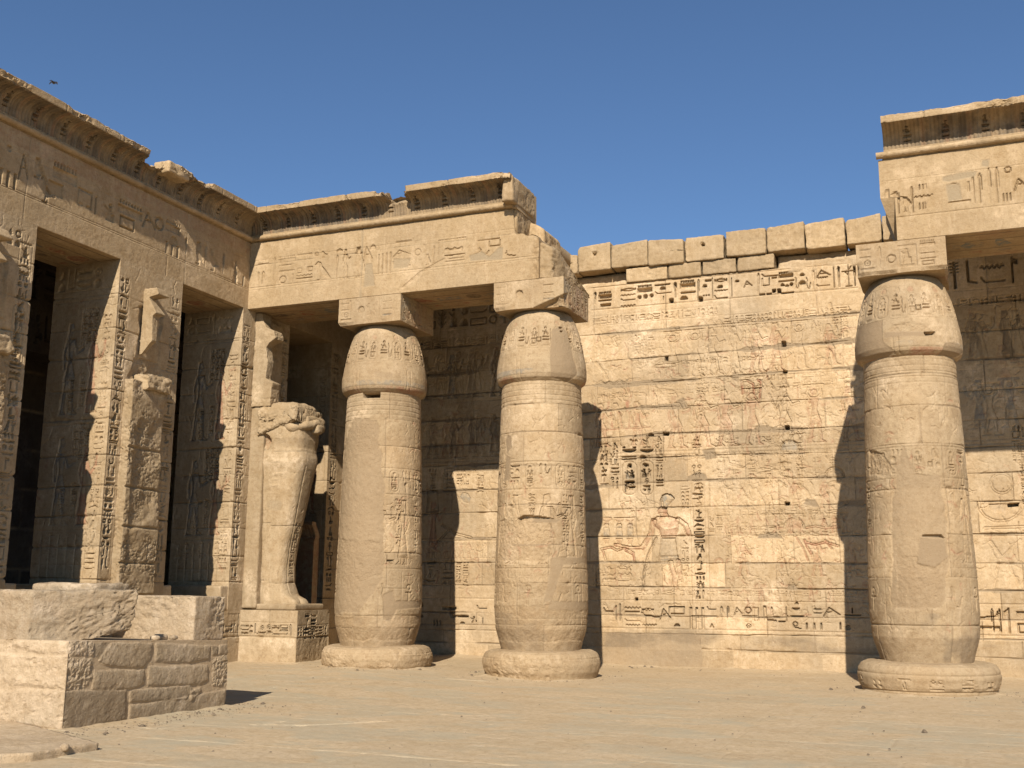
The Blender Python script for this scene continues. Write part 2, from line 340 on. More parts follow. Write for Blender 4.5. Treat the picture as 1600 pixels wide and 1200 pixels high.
def courses(cv, zs, seed, jmin=.8, jmax=1.5, u0=None, u1=None, amp=.0025, gd=.022, mortar=.02, vary=.3):
    rd = random.Random(seed); u0 = cv.u[0] if u0 is None else u0; u1 = cv.u[-1] if u1 is None else u1
    for i in range(len(zs)-1):
        a, b = zs[i], zs[i+1]; x = u0; xs = []
        x -= rd.uniform(0, jmin)
        while x < u1:
            y = x+rd.uniform(jmin, jmax); tone_block(cv, max(x, u0), min(y, u1), a, b, .5+rd.uniform(-vary, vary), rd.uniform(-amp, amp))
            if u0 < y < u1: joint_v(cv, y, a, b, gd, rd.randrange(999), mortar*.4)
            x = y
    for i, z in enumerate(zs[1:-1]): joint_h(cv, [(u0, z), (u1, z)], gd=gd, mortar=mortar, seed=seed*13+i)
def surface(cv, seed, amp=.006, pit=.01):
    U, V = cv.all(); cv.H += .0025*fbm(U, V, 16, seed+5, 2); cv.H += amp*fbm(U, V, 1.6, seed, 5, .55)
    p = np.clip(fbm(U, V, 7, seed+11, 3)*3-1.6, 0, 1); cv.H -= pit*p
    p2 = np.clip(np.abs(fbm(U, V*1.6, 2.3, seed+31, 4, .6))*6-1.8, 0, 1); p3 = np.clip(fbm(U, V, .9, seed+71, 3)*4-.9, 0, 1)
    cv.H -= pit*.9*(1-p2)*p3*.5
    cv.T[..., 1] = np.clip(fbm(U, V, 1.1, seed+91, 5, .6)*2.2-.35, 0, 1)      # pale scoured areas
# profile paths ---------------------------------------------------------
class Path:
    def __init__(s, pts, closed=False, blend=.03):
        p = np.array(pts, float); s.closed = closed
        if closed: p = np.vstack([p, p[:1]])
        e = np.diff(p, axis=0); L = np.hypot(e[:, 0], e[:, 1]); s.t = np.concatenate([[0], np.cumsum(L)]); s.p = p; s.n = np.stack([e[:, 1], -e[:, 0]], 1)/L[:, None]; s.L = s.t[-1]; s.bl = blend
    def at(s, t):
        x = np.interp(t, s.t, s.p[:, 0]); y = np.interp(t, s.t, s.p[:, 1]); k = len(s.n)
        ts, ns = [], []
        for i in range(k):
            b = min(s.bl, (s.t[i+1]-s.t[i])*.45)
            ts += [s.t[i]+b, s.t[i+1]-b]; ns += [s.n[i], s.n[i]]
        if s.closed:
            c = s.n[0]+s.n[-1]; c = c/np.hypot(*c); ts = [0]+ts+[s.L]; ns = [c]+ns+[c]
        ns = np.array(ns); nx = np.interp(t, ts, ns[:, 0]); ny = np.interp(t, ts, ns[:, 1]); l = np.hypot(nx, ny)+1e-9
        return x, y, nx/l, ny/l
def build(name, cv, pos, mat, parent=None, closed_u=False, closed_v=False, skirt=0, caps=False, smooth=False):
    H = cv.H; P = cv.P; T = cv.T; u = cv.u; v = cv.v
    if skirt:
        H = np.pad(H, 1, mode='edge'); H[0, :] = H[-1, :] = -skirt; H[:, 0] = H[:, -1] = -skirt
        P = np.pad(P, ((1, 1), (1, 1), (0, 0)), mode='edge'); T = np.pad(T, ((1, 1), (1, 1), (0, 0)), mode='edge')
        u = np.concatenate([[u[0]+.008], u, [u[-1]-.008]]); v = np.concatenate([[v[0]+.008], v, [v[-1]-.008]])
    U, V = np.meshgrid(u, v); X = pos(U, V, H); nv, nu = U.shape
    co = np.stack(X, -1).reshape(-1, 3)
    idx = np.arange(nv*nu).reshape(nv, nu)
    if closed_u: idx = np.concatenate([idx, idx[:, :1]], 1)
    if closed_v: idx = np.concatenate([idx, idx[:1]], 0)
    a = idx[:-1, :-1]; b = idx[:-1, 1:]; c = idx[1:, 1:]; d = idx[1:, :-1]
    qd = np.stack([a, b, c, d], -1)
    ng = []
    if skirt:
        inner = qd[1:-1, 1:-1].reshape(-1, 4); edge = np.concatenate([qd[0], qd[-1], qd[1:-1, 0], qd[1:-1, -1]]); quads = np.concatenate([inner, edge]); ff = len(inner)
        ng.append(list(idx[0, ::-1])+list(idx[1:, 0])+list(idx[-1, 1:])+list(idx[-2:0:-1, -1]))
    else: quads = qd.reshape(-1, 4); ff = None
    if caps:
        if closed_v: ng += [list(idx[:-1, 0]), list(idx[:-1, -1][::-1])]
        if closed_u: ng += [list(idx[0, :-1][::-1]), list(idx[-1, :-1])]
    return mesh_obj(name, co, quads, mat, parent, P.reshape(-1, 4), T.reshape(-1, 4), ng, smooth=smooth, flatfrom=ff)
def boxmesh(name, lo, hi, mat, parent=None, bev=.01):
    return rock(name, lo, hi, mat, parent, res=1.2, amp=0, rad=bev, cuts=0, seed=1)
def rock(name, lo, hi, mat, parent=None, res=.05, amp=.02, rad=.03, cuts=6, seed=1, f=3.0, warp=None, hack=0.0, flat=False, clip=.12):
    lo = np.array(lo, float); hi = np.array(hi, float); c = (lo+hi)/2; h = (hi-lo)/2
    n = np.maximum(2, np.round(2*h/res).astype(int)); co = []; qs = []; off = 0
    for ax in range(3):
        o1, o2 = [(1, 2), (2, 0), (0, 1)][ax]
        for sg in (-1, 1):
            a = np.linspace(-1, 1, n[o1]+1); b = np.linspace(-1, 1, n[o2]+1); A, B = np.meshgrid(a, b)
            p = np.zeros(A.shape+(3,)); p[..., o1] = A; p[..., o2] = B; p[..., ax] = sg
            idx = np.arange(A.size).reshape(A.shape)+off; q = np.stack([idx[:-1, :-1], idx[:-1, 1:], idx[1:, 1:], idx[1:, :-1]], -1).reshape(-1, 4)
            if sg < 0: q = q[:, ::-1]
            co.append(p.reshape(-1, 3)); qs.append(q); off += A.size
    co = np.concatenate(co); qs = np.concatenate(qs)
    key = np.round(co*1e5).astype(np.int64); _, first, inv = np.unique(key, axis=0, return_index=True, return_inverse=True)
    inv = inv.reshape(-1); co = co[first]; qs = inv[qs]
    q = co*h; r = min(rad, h.min()*.9); inner = np.clip(q, -(h-r), h-r); dd = q-inner; l = np.linalg.norm(dd, axis=1)[:, None]+1e-9
    nrm = dd/l; q = inner+nrm*r
    rs = np.random.RandomState(seed)
    for k in range(cuts):
        d = rs.randn(3); d /= np.linalg.norm(d); lim = (np.abs(d)*h).sum()*(1-clip*rs.uniform(.3, 1.3)); e = np.maximum(0, q@d-lim); q = q-e[:, None]*d
    W_ = q+c
    if amp: q = q+nrm*(amp*fbm3(W_, f, seed, 5, .55))[:, None]
    if hack: q = q-nrm*(hack*np.clip(.25+1.6*fbm3(W_, f*.6, seed+17, 3)+.4, .12, 1)*np.abs(fbm3(W_*np.array([1, 1, 1.4]), f*2.6, seed+7, 5, .68))*1.25)[:, None]
    q = q+c
    if warp is not None: q = warp(q)
    z = np.zeros((len(q), 4)); t = z.copy(); t[:, 0] = .5+.3*rs.uniform(-1, 1); t[:, 1] = np.clip(fbm3(W_, 2, seed+3, 4)*2-.4, 0, 1); t[:, 3] = 1
    return mesh_obj(name, q, qs, mat, parent, z, t, smooth=not flat)
# ------------------------------------------------------------------ materials
def lin(r, g, b): return tuple(((c/255+.055)/1.055)**2.4 if c > 10 else c/3294 for c in (r, g, b))+(1,)
def sandstone(name, a, b, patch=(.335, .25, .15, 1), dirt_or_shade=(.14, .105, .07, 1), bump=.6, speck=1.0, grey=(.33, .255, .165, 1), gamt=.25, mid=.03):
    m = bpy.data.materials.new(name); m.use_nodes = True; nt = m.node_tree; N = nt.nodes; L = nt.links
    bs = N['Principled BSDF']; bs.inputs['Roughness'].default_value = .92; bs.inputs['Specular IOR Level'].default_value = .15
    geo = N.new('ShaderNodeNewGeometry')
    def noise(sc, det=5, rg=.6, vec=None):
        n = N.new('ShaderNodeTexNoise'); n.inputs['Scale'].default_value = sc; n.inputs['Detail'].default_value = det; n.inputs['Roughness'].default_value = rg
        L.new(vec or geo.outputs['Position'], n.inputs['Vector']); return n.outputs['Fac']
    def rmp(x, lo, hi, a_=0., b_=1.):
        r = N.new('ShaderNodeMapRange'); r.inputs[1].default_value = lo; r.inputs[2].default_value = hi; r.inputs[3].default_value = a_; r.inputs[4].default_value = b_; L.new(x, r.inputs[0]); return r.outputs[0]
    def mix(f, c1, c2, bt='MIX'):
        x = N.new('ShaderNodeMix'); x.data_type = 'RGBA'; x.blend_type = bt
        for s_, v_ in ((x.inputs[0], f), (x.inputs[6], c1), (x.inputs[7], c2)):
            if isinstance(v_, (int, float, tuple)): s_.default_value = v_
            else: L.new(v_, s_)
        return x.outputs[2]
    def mth(op, x, y):
        n = N.new('ShaderNodeMath'); n.operation = op
        for s_, v_ in zip(n.inputs, (x, y)):
            if isinstance(v_, (int, float)): s_.default_value = v_
            else: L.new(v_, s_)
        return n.outputs[0]
    at = N.new('ShaderNodeAttribute'); at.attribute_name = 'paint'; sp = N.new('ShaderNodeSeparateColor'); L.new(at.outputs['Color'], sp.inputs[0])
    at2 = N.new('ShaderNodeAttribute'); at2.attribute_name = 'tone'; sp2 = N.new('ShaderNodeSeparateColor'); L.new(at2.outputs['Color'], sp2.inputs[0])
    c = mix(rmp(noise(1.3), .35, .65), a, b)
    mq = N.new('ShaderNodeMapping'); mq.inputs['Scale'].default_value = (4, 4, .9); L.new(geo.outputs['Position'], mq.inputs[0])
    c = mix(rmp(noise(2.2, 6, .75, mq.outputs[0]), .5, .64, 0, .5), c, (min(1, a[0]*1.18), min(1, a[1]*1.2), min(1, a[2]*1.28), 1))
    c = mix(rmp(noise(12, 6, .75), .5, .62, 0, .55), c, (b[0]*.74, b[1]*.7, b[2]*.64, 1))
    c = mix(rmp(noise(3.7, 5, .7), .52, .64, 0, .35), c, (b[0]*.8, b[1]*.74, b[2]*.64, 1))
    # horizontal bedding veins
    mp = N.new('ShaderNodeMapping'); mp.inputs['Scale'].default_value = (.7, .7, 5); L.new(geo.outputs['Position'], mp.inputs[0])
    c = mix(rmp(noise(3, 4, .6, mp.outputs[0]), .55, .75, 0, .35), c, (b[0]*.8, b[1]*.72, b[2]*.62, 1))
    c = mix(rmp(noise(.55, 3), .45, .7, 0, gamt), c, grey)
    tn = rmp(sp2.outputs[0], 0, 1, .66, 1.22)
    tv = N.new('ShaderNodeCombineColor'); [L.new(tn, tv.inputs[i]) for i in range(3)]
    c = mix(1.0, c, tv.outputs[0], 'MULTIPLY')
    c = mix(mth('MULTIPLY', sp2.outputs[1], rmp(noise(9, 6, .75), .4, .58, .05, .85)), c, (min(1, a[0]*1.34), min(1, a[1]*1.38), min(1, a[2]*1.5), 1))
    c = mix(mth('MULTIPLY', sp2.outputs[2], rmp(noise(9), .4, .6, .2, .9)), c, (b[0]*.78, b[1]*.75, b[2]*.72, 1))
    red = rmp(noise(6, 4, .7), .38, .58)
    c = mix(mth('MULTIPLY', sp.outputs[0], red), c, (.34, .14, .08, 1))
    c = mix(mth('MULTIPLY', sp.outputs[1], red), c, (.17, .19, .18, 1))
    c = mix(sp.outputs[2], c, patch)
    c = mix(mth('MULTIPLY', at.outputs['Alpha'], rmp(noise(4), .3, .6, .3, 1)), c, dirt_or_shade)  # alpha layer: dirt, dark pigment, and shade painted into the cornice cavetto
    fine = noise(38, 4, .7); c = mix(rmp(fine, .55, .7, 0, .5*speck), c, (b[0]*.55, b[1]*.5, b[2]*.45, 1))
    c = mix(rmp(noise(23, 4, .7), .62, .75, 0, .4*speck), c, (min(1, a[0]*1.35), min(1, a[1]*1.38), min(1, a[2]*1.5), 1))
    L.new(c, bs.inputs['Base Color'])
    bp = N.new('ShaderNodeBump'); bp.inputs['Strength'].default_value = bump; bp.inputs['Distance'].default_value = .012
    hsum = mth('ADD', mth('MULTIPLY', noise(30, 6, .65), .8), noise(95, 3, .6)); L.new(hsum, bp.inputs['Height'])
    b2 = N.new('ShaderNodeBump'); b2.inputs['Strength'].default_value = bump*.7; b2.inputs['Distance'].default_value = mid; L.new(noise(7, 6, .6), b2.inputs['Height'])
    L.new(bp.outputs[0], b2.inputs['Normal']); L.new(b2.outputs[0], bs.inputs['Normal'])
    return m
M_WALL = sandstone('wall_sandstone', (0.592, 0.430, 0.253, 1), (0.505, 0.349, 0.190, 1), patch=(0.303, 0.218, 0.130, 1), gamt=.5)
M_COL = sandstone('column_sandstone', (0.464, 0.333, 0.190, 1), (0.397, 0.271, 0.147, 1), patch=(0.303, 0.213, 0.123, 1), gamt=.35)
M_ARC = sandstone('beam_sandstone', (0.479, 0.339, 0.189, 1), (0.412, 0.282, 0.148, 1), gamt=.25)
M_PIL = sandstone('pillar_sandstone', (0.484, 0.354, 0.208, 1), (0.412, 0.287, 0.156, 1), gamt=.3)
M_DRK = sandstone('shade_darkened_stone', (0.103, 0.084, 0.066, 1), (0.072, 0.056, 0.045, 1))  # stone colour darkened to paint in the deep shade inside the portico
M_BLK = sandstone('block_stone', (0.535, 0.405, 0.259, 1), (0.464, 0.333, 0.200, 1), mid=.07, bump=.9, gamt=.3)
M_PLT = sandstone('platform_stone', (0.535, 0.400, 0.250, 1), (0.443, 0.318, 0.189, 1), patch=(0.495, 0.354, 0.210, 1), bump=.9, gamt=.3)
# ------------------------------------------------------------------ key dimensions (metres)
ZT0 = 9.15
YF, YB, YW = 19.5, 21.02, 23.9        # back portico beam face / beam back / court wall face
XL = -14.28                           # left colonnade face
ZA, ZT, ZC = 7.63, 9.15, 9.78         # beam soffit, moulding, cornice top
CX = [-11.23, -7.67, -.75, 2.85]; CY = 20.25
# ================================================================== GROUND
def gz(X, Y):
    a = np.clip((-X-7.0)/4.5, 0, 1); a = a*a*(3-2*a); b = np.clip((Y-14)/5, 0, 1); b = b*b*(3-2*b); return .10*a*b
gu = np.concatenate([[-900, -300, -100, -50, -30], axis((-20, -13, .25), (-13, 5, .035), (5, 14, .3)), [20, 40, 100, 300, 900]])
gv = np.concatenate([[-900, -300, -100, -40, -15], axis((-5, 6.5, .3), (6.5, 11, .035), (11, 24.2, .05)), [27, 40, 100, 300, 900]])
g = Cv(gu, gv); U, V = g.all()
g.H = .012*fbm(U, V, .6, 5, 5, .5)+.005*fbm(U, V, 4.5, 15, 4, .6)
near = np.clip((U+20)/7, 0, 1)
rd = random.Random(4); y = 4.0; k = 0
while y < 24:
    h = rd.uniform(.42, .75); x = -16-rd.random(); g_ = .003
    while x < 9:
        w = rd.uniform(.7, 1.9); t = rd.random(); q = g.win(x, x+w, y, y+h)
        if len(q[1]):
            g.T[q[0]][..., 0] = .5+.12*(t-.5); cover = np.clip(fbm(q[1], q[2]*1.6, .9, 77, 6, .62)*5+.75+1.1*(t-.5), 0, 1)   # 1: dust hides the slab
            g.P[q[0]][..., 3] = (1-cover)*(.5+.5*t); g.H[q[0]] += (1-cover)*rd.uniform(-.004, .005)+rd.uniform(-.002, .002)*(q[1]-x)
            joint_v(g, x+w, y, y+h, .007, k % 60, 0)
        x += w; k += 1
    q = g.win(-20, 14, y-.1, y+.1)
    d = q[2]-y-.02*fbm(q[1], q[1]*0, 1.5, 60+int(y*7) % 80, 3); jm = np.exp(-(d/.014)**2)*np.clip(fbm(q[1], q[2], .8, 31, 3)*3+.5, .0, 1); g.H[q[0]] -= .005*jm; g.P[q[0]][..., 3] = np.maximum(g.P[q[0]][..., 3], .9*jm)
    y += h
U, V = g.all(); dust = np.clip((V-17.5)/4, 0, 1); g.P[..., 3] *= 1-dust*.8
g.H += gz(U, V)
E_ = .06*np.clip(fbm(U, V, 2.5, 12, 3)*3-1.2, 0, 1)*np.clip((V-18)/4, 0, 1)*.15; g.H += E_
# drifted sand against bases and walls
def drift(d, h, wd): g.H += h*np.exp(-np.maximum(d, 0)/wd)*(.55+.6*fbm(U, V, 2.2, 44, 4))
for cx_ in CX: drift(np.hypot(U-cx_, V-CY)-1.1, .05, .12)
drift(np.where(V < 23.95, 23.9-V, 0), .07, .22); drift(np.maximum(np.maximum(U+9.6, -12.6-U), np.maximum(10.08-V, V-13.1)), .05, .12); drift(np.maximum(np.maximum(U+12.86, -15-U), np.maximum(19.8-V, V-21.1)), .05, .14)
# low chipped ledge and pale scuffs in the foreground
def gpx(x, y): p = hit(x, y, 2, 0); return p[0], p[1]
g.S = gpx
for a, b, c, d, dp in ((395, 1132, 470, 1133, .03), (400, 1132, 440, 1127, .02), (470, 1133, 600, 1128, .015), (690, 1118, 800, 1121, .008)):
    A, B = gpx(a, b), gpx(c, d); q = g.win(min(A[0], B[0])-.3, max(A[0], B[0])+.3, min(A[1], B[1])-.4, max(A[1], B[1])+.5)
    if q: e = sseg(q[1], q[2], A, B)+.03*fbm(q[1], q[2], 6, 3, 3); g.H[q[0]] -= dp*np.exp(-(e/.03)**2); g.T[q[0]][..., 1] = np.maximum(g.T[q[0]][..., 1], np.exp(-(e/.05)**2)*.3)
for (x, y, r) in ((900, 1195, .35), (930, 1192, .3), (755, 1166, .25), (740, 1108, .1), (650, 1116, .12), (560, 1150, .1)):
    c = gpx(x, y); q = g.win(c[0]-r*1.5, c[0]+r*1.5, c[1]-r, c[1]+r); e = np.hypot(q[1]-c[0], (q[2]-c[1])*3)+.15*fbm(q[1], q[2], 5, 8, 4); g.T[q[0]][..., 1] = np.maximum(g.T[q[0]][..., 1], np.clip(1-e/r, 0, 1)*.9)
M_GND = sandstone('dusty_paving', (.54, .402, .243, 1), (.505, .368, .212, 1), dirt_or_shade=(.42, .345, .225, 1), bump=.6, speck=.5, gamt=.08)
o = build('courtyard_ground', g, lambda U, V, H: (U, V, H), M_GND); tag(o, kind='structure')
# ================================================================== COURT WALL
wu = np.concatenate([axis((-20, -14, .12), (-14, 1.5, .016), (1.5, 5, .06))]); wv = axis((-.3, 0, .1), (0, 8.64, .016))
w = Cv(wu, wv, lambda x, y: hit(x, y, 1, YW)[[0, 2]])
surface(w, 3, .007, .012)
def zc(*pts): return [tuple(w.S(*p)) for p in pts]
CL = [[(915, 524), (1340, 489)], [(921, 566.8), (1033.8, 557), (1130, 549.6), (1220.6, 541.5), (1335.6, 532)], [(918, 603), (1020, 597.7), (1130, 589), (1235, 580), (1338, 574)],
      [(915, 645), (992, 638), (1130, 632), (1335.6, 620.6)], [(947, 684.8), (1047.5, 677.9), (1177, 674), (1335, 666)], [(937.5, 719), (1039, 715), (1138, 711), (1314, 707.4)],
      [(941, 761), (1040, 754), (1177, 748), (1292, 747)], [(962, 797.5), (1082, 792.7), (1317, 788.6)], [(938, 840), (1130, 838), (1320, 837)], [(938, 880), (1130, 881.5), (1327, 881)],
      [(940, 917.5), (1127, 920), (1325, 921)], [(935, 962), (1100, 966), (1325, 965)], [(944, 991), (1100, 993), (1327, 994)]]
zl = []
for c in CL:
    P_ = zc(*c); zl.append(float(np.mean([p[1] for p in P_])))
zs = [8.64]+zl+[.38, -.3]; zs = sorted(zs)
rd = random.Random(12)
for i in range(len(zs)-1):
    x = -15.5-rd.random()
    while x < 5:
        wd = rd.uniform(.9, 1.9); tone_block(w, x, x+wd, zs[i], zs[i+1], .5+rd.uniform(-.3, .3), rd.uniform(-.006, .006))
        if zs[i] > .3: joint_v(w, x+wd, zs[i], zs[i+1], .018, rd.randrange(900), .006)
        x += wd
mort = [.045, .075, .075, .07, .055, .05, .04, .04, .035, .035, .03, .03, .025]
for i, z in enumerate(sorted(zl, reverse=True)):
    pts = zc(*CL[i]); l, r = pts[0][1], pts[-1][1]
    joint_h(w, [(-20, l)]+pts+[(5, r)], gd=.035, mortar=mort[i], seed=100+i*3, chips=.5)
joint_h(w, [(-20, .4), (-7, .41), (5, .38)], gd=.03, mortar=.02, seed=171)
for pts in ([(1177, 674), (1185, 665), (1200, 664), (1215, 672), (1228, 675)], [(1075, 745), (1090, 737), (1103, 743), (1108, 750), (1090, 754), (1073, 752)], [(1098, 704), (1118, 700), (1122, 716), (1104, 719)], [(1258, 788), (1262, 780), (1275, 781), (1280, 793)],
            [(1055, 630), (1068, 622), (1078, 637), (1060, 641)], [(1148, 582), (1156, 585), (1152, 596), (1144, 592)], [(948, 992), (1095, 993), (1098, 1048), (938, 1047)], [(1188, 836), (1215, 833), (1225, 842), (1185, 842)], [(1233, 915), (1243, 915), (1248, 923), (1228, 923)], [(1312, 783), (1350, 780), (1350, 790), (1308, 791)]):
    patch_px(w, pts, len(pts)*7, .03, .012, .5 if pts[0] == (948, 992) else 1.0)
H0w = w.H.copy()
# great band of deep signs under the coping
B = [('reed', 927, 455, 934, 474), ('mn', 936, 455, 956, 465), ('bar', 936, 466, 956, 470), ('bar', 939, 472, 955, 479), ('mouth', 971, 447, 994, 456), ('water', 971, 458, 993, 462), ('sled', 971, 464, 993, 469), ('water', 971, 474, 993, 480),
     ('mn', 997, 444, 1020, 456), ('disc', 997, 460, 1003, 467), ('disc', 1006, 459, 1013, 466), ('disc', 1016, 457, 1022, 465), ('bar', 1024, 442, 1048, 445), ('loaf', 1032, 446, 1041, 452), ('sled', 1025, 453, 1050, 459), ('stroke', 1036, 462, 1039, 468),
     ('reed', 1052, 440, 1061, 464), ('mn', 1064, 437, 1087, 449), ('bar', 1065, 454, 1088, 458), ('loaf', 1064, 461, 1076, 468), ('cane', 1088, 436, 1097, 468), ('loaf', 1099, 443, 1106, 448), ('bar', 1103, 434, 1113, 440), ('dots3', 1099, 459, 1111, 463), ('stroke', 1113, 433, 1116, 465),
     ('mouth', 1118, 432, 1137, 442), ('loaf', 1122, 444, 1131, 449), ('water', 1118, 451, 1138, 455), ('sled', 1118, 459, 1138, 467), ('stroke', 1143, 433, 1146, 463), ('loaf', 1150, 436, 1156, 440), ('hoe', 1164, 438, 1176, 449), ('cane', 1183, 426, 1190, 458),
     ('sled', 1192, 425, 1216, 433), ('ka', 1192, 434, 1204, 447), ('bar', 1207, 432, 1215, 435), ('mn', 1218, 424, 1240, 433), ('bar', 1218, 437, 1242, 440), ('loaf', 1221, 442, 1227, 447), ('loaf', 1228, 444, 1234, 447), ('disc', 1235, 441, 1241, 446), ('bar', 1188, 457, 1197, 461), ('bar', 1199, 456, 1207, 460), ('bar', 1222, 455, 1242, 458),
     ('loaf', 1251, 426, 1258, 431), ('loaf', 1250, 437, 1260, 444), ('cobra', 1243, 431, 1250, 452), ('cobra', 1260, 431, 1268, 452), ('cane', 1268, 418, 1276, 452), ('hoe', 1277, 421, 1298, 433), ('water', 1278, 431, 1294, 435), ('sled', 1277, 442, 1297, 448), ('stroke', 1302, 416, 1306, 449),
     ('reed', 1308, 415, 1315, 448), ('sedge', 1319, 413, 1334, 447), ('bar', 1316, 422, 1336, 424), ('reed', 1332, 412, 1340, 446)]
for n, a, b, c, d in B: G(w, n, a, b, c, d, .075 if n in ('mn', 'bar', 'loaf', 'disc', 'reed') else .045)
for a, b, c, d in ((1047, 466, 1053, 472), (1093, 463, 1099, 470), (1208, 451, 1213, 456), (1216, 451, 1222, 457), (1040, 556, 1045, 563), (1223, 533, 1230, 541), (1225, 579, 1231, 583), (1228, 665, 1235, 671), (1228, 785, 1235, 790), (1037, 676, 1046, 681), (993, 936, 997, 940)): PX(w, [('p', [(a, b), (c, b), (c, d), (a, d)])], .16, 'deep')
RL(w, *w.S(925, 449), *w.S(1340, 410), .012, .015); RL(w, *w.S(925, 484), *w.S(1340, 449), .015, .02)
za = lambda x, y: float(w.S(x, y)[1]); xa = lambda x, y: float(w.S(x, y)[0])
# the band continues in the shade of the porticoes
row_text(w, -13.9, -8.4, 7.98, 8.5, .06, 31); row_text(w, 0, 4.8, 7.86, 8.4, .06, 32)
# small text rows
row_text(w, xa(928, 495), -4.75, 7.72, 7.9, .018, 33); row_text(w, -4.7, -1.9, 7.5, 7.66, .018, 34)
row_text(w, -13.6, -8.6, 7.5, 7.7, .03, 35); row_text(w, .1, 4.5, 7.45, 7.6, .03, 36)
for x0, y0, x1, y1, sd in ((992, 522, 1002, 560, 1), (1002, 524, 1012, 560, 2), (1014, 526, 1024, 560, 3), (1302, 492, 1312, 530, 4), (1314, 492, 1326, 530, 5), (1020, 610, 1030, 655, 6), (1091, 600, 1101, 660, 7), (1320, 576, 1330, 610, 8), (1271, 500, 1284, 520, 9), (1026, 568, 1056, 594, 10), (1092, 573, 1102, 590, 11)):
    a, b, c, d = bx(w, x0, y0, x1, y1); col_text(w, a, c, d, b, .016, 400+sd)
for x0, y0, x1, y1, sd in ((1030, 562, 1118, 568, 1), (1058, 562, 1120, 569, 2), (1154, 554, 1245, 562, 3), (1125, 556, 1150, 566, 4), (1136, 684, 1160, 694, 5), (1170, 682, 1218, 692, 6), (1140, 822, 1220, 830, 8), (1235, 670, 1262, 680, 9)):
    a, b, c, d = bx(w, x0, y0, x1, y1); row_text(w, a, c, b, d, .015, 430+sd, lines=False)
# registers of figures
rd = random.Random(77)
def people(x0, x1, z0, z1, seed, names=('man', 'robed', 'bearer'), depth=.022, red=.35, sp=.42, flip=False):
    rd = random.Random(seed); h = z1-z0; x = x0
    while x < x1-.3*h:
        ww = h*rd.uniform(.5, .62); gl(w, rd.choice(names), x, z0, x+ww, z1, depth, 'sunk', None, flip)
        if rd.random() < red: gl(w, 'man', x, z0, x+ww, z0+h*.95, 0, 'paint', 0, flip, .35)
        x += h*sp*rd.uniform(.9, 1.2)
people(-6.2, -2.9, 6.35, 7.42, 5); people(-2.7, -2.0, 6.4, 7.3, 51, ('man', 'robed'), sp=.7)
people(-7.9, -6.3, 4.85, 5.85, 6, ('man', 'robed'), red=.8); people(-6.2, -1.9, 4.75, 6.0, 7, sp=.48, red=.5)
people(-13.6, -8.3, 6.2, 7.35, 8); people(-13.6, -8.3, 4.75, 5.75, 9); people(.2, 4.6, 6.2, 7.3, 10, sp=.7); people(.3, 4.6, 4.75, 5.8, 11, sp=.7)
for z, x0, x1 in ((6.25, -6.3, -1.9), (4.68, -7.5, -1.9), (7.42, -6.2, -1.9), (4.6, -7.5, -1.9), (6.1, -13.7, -8.3), (4.66, -13.7, -8.3), (6.1, 0, 4.8), (4.66, 0, 4.8), (4.58, 0, 4.8)): RL(w, x0, z, x1, z, .012, .014)
def shade_people(x0, x1, z0, z1, seed):
    rd = random.Random(seed); x = x0; h = z1-z0
    while x < x1-.4*h: nm = rd.choice(('man', 'robed', 'bearer')); fl = rd.random() < .3; gl(w, nm, x, z0, x+h*.58, z1, .014, 'sunk', rd.choice((3, 3, 0, 1)), fl, rd.uniform(.35, .7)); x += h*rd.uniform(.45, .75)
for k, (a_, b_, c_, d_) in enumerate(((-13.7, -8.2, 6.2, 7.3), (-13.7, -8.2, 4.85, 5.75), (.1, 4.7, 6.3, 7.3), (.1, 4.7, 4.9, 5.9), (-13.7, -11.4, 2.5, 3.7))): shade_people(a_, b_, c_, d_, 70+k)
# spears, fans, curves
for i in range(9):
    x = 1090+i*13; PX(w, [('l', 2, [(x, 512), (x+9, 500), (x+18, 511)]), ('l', 2, [(x, 512), (x+4, 520)])], .012)
for i in range(7):
    x = 1072+i*19; PX(w, [('l', 2, [(x, 579), (x+8, 588), (x+15, 578)]), ('l', 2, [(x-4, 589), (x+8, 588)])], .012)
PX(w, [('l', 2, [(1298, 474), (1304, 500), (1312, 528)])], .02); PX(w, [('l', 2, [(932, 566), (945, 582), (950, 592)]), ('l', 2, [(928, 597), (934, 600), (940, 596), (946, 601), (952, 597), (960, 601), (968, 594), (975, 599), (985, 593), (1000, 592)])], .014)
PX(w, [('l', 2, arc(1288, 562, 16, -18, 5, 175)), ('l', 2, arc(1286, 568, 9, -8, 0, 180)), ('l', 2, [(1297, 560), (1299, 575)])], .016)
PX(w, [('l', 2, [(1020, 596), (1030, 610), (1036, 616)]), ('l', 2, [(1030, 598), (1032, 608), (1052, 611)]), ('l', 2, [(1012, 603), (1014, 620), (1006, 615)]), ('l', 2, [(1000, 632), (1010, 655)]), ('l', 2, [(1045, 625), (1057, 655)])], .014)
PX(w, [('l', 3, [(1160, 597), (1162, 615), (1161, 596), (1168, 595), (1178, 600), (1180, 620), (1188, 628), (1190, 596), (1186, 594)])], .022, 'line', 0, .8)
PX(w, [('l', 2, [(1203, 616), (1214, 640), (1225, 625), (1230, 616)]), ('l', 2, [(1200, 590), (1210, 607)]), ('l', 2, [(1222, 607), (1226, 592), (1232, 606)])], .018)
PX(w, [('p', [(950, 628), (954, 628), (952, 642), (949, 640)]), ('p', [(978, 625), (985, 625), (983, 643), (980, 643)]), ('p', [(928, 630), (932, 630), (932, 642), (928, 642)])], 0, 'paint', 0, .7)
PX(w, [('l', 2, [(947, 672), (1016, 668)]), ('l', 2, [(955, 645), (958, 668)]), ('l', 2, [(968, 645), (973, 668)]), ('l', 2, [(985, 645), (984, 668)]), ('l', 2, [(997, 645), (1002, 666), (1012, 668)])], .014, 'line', 0, .7)
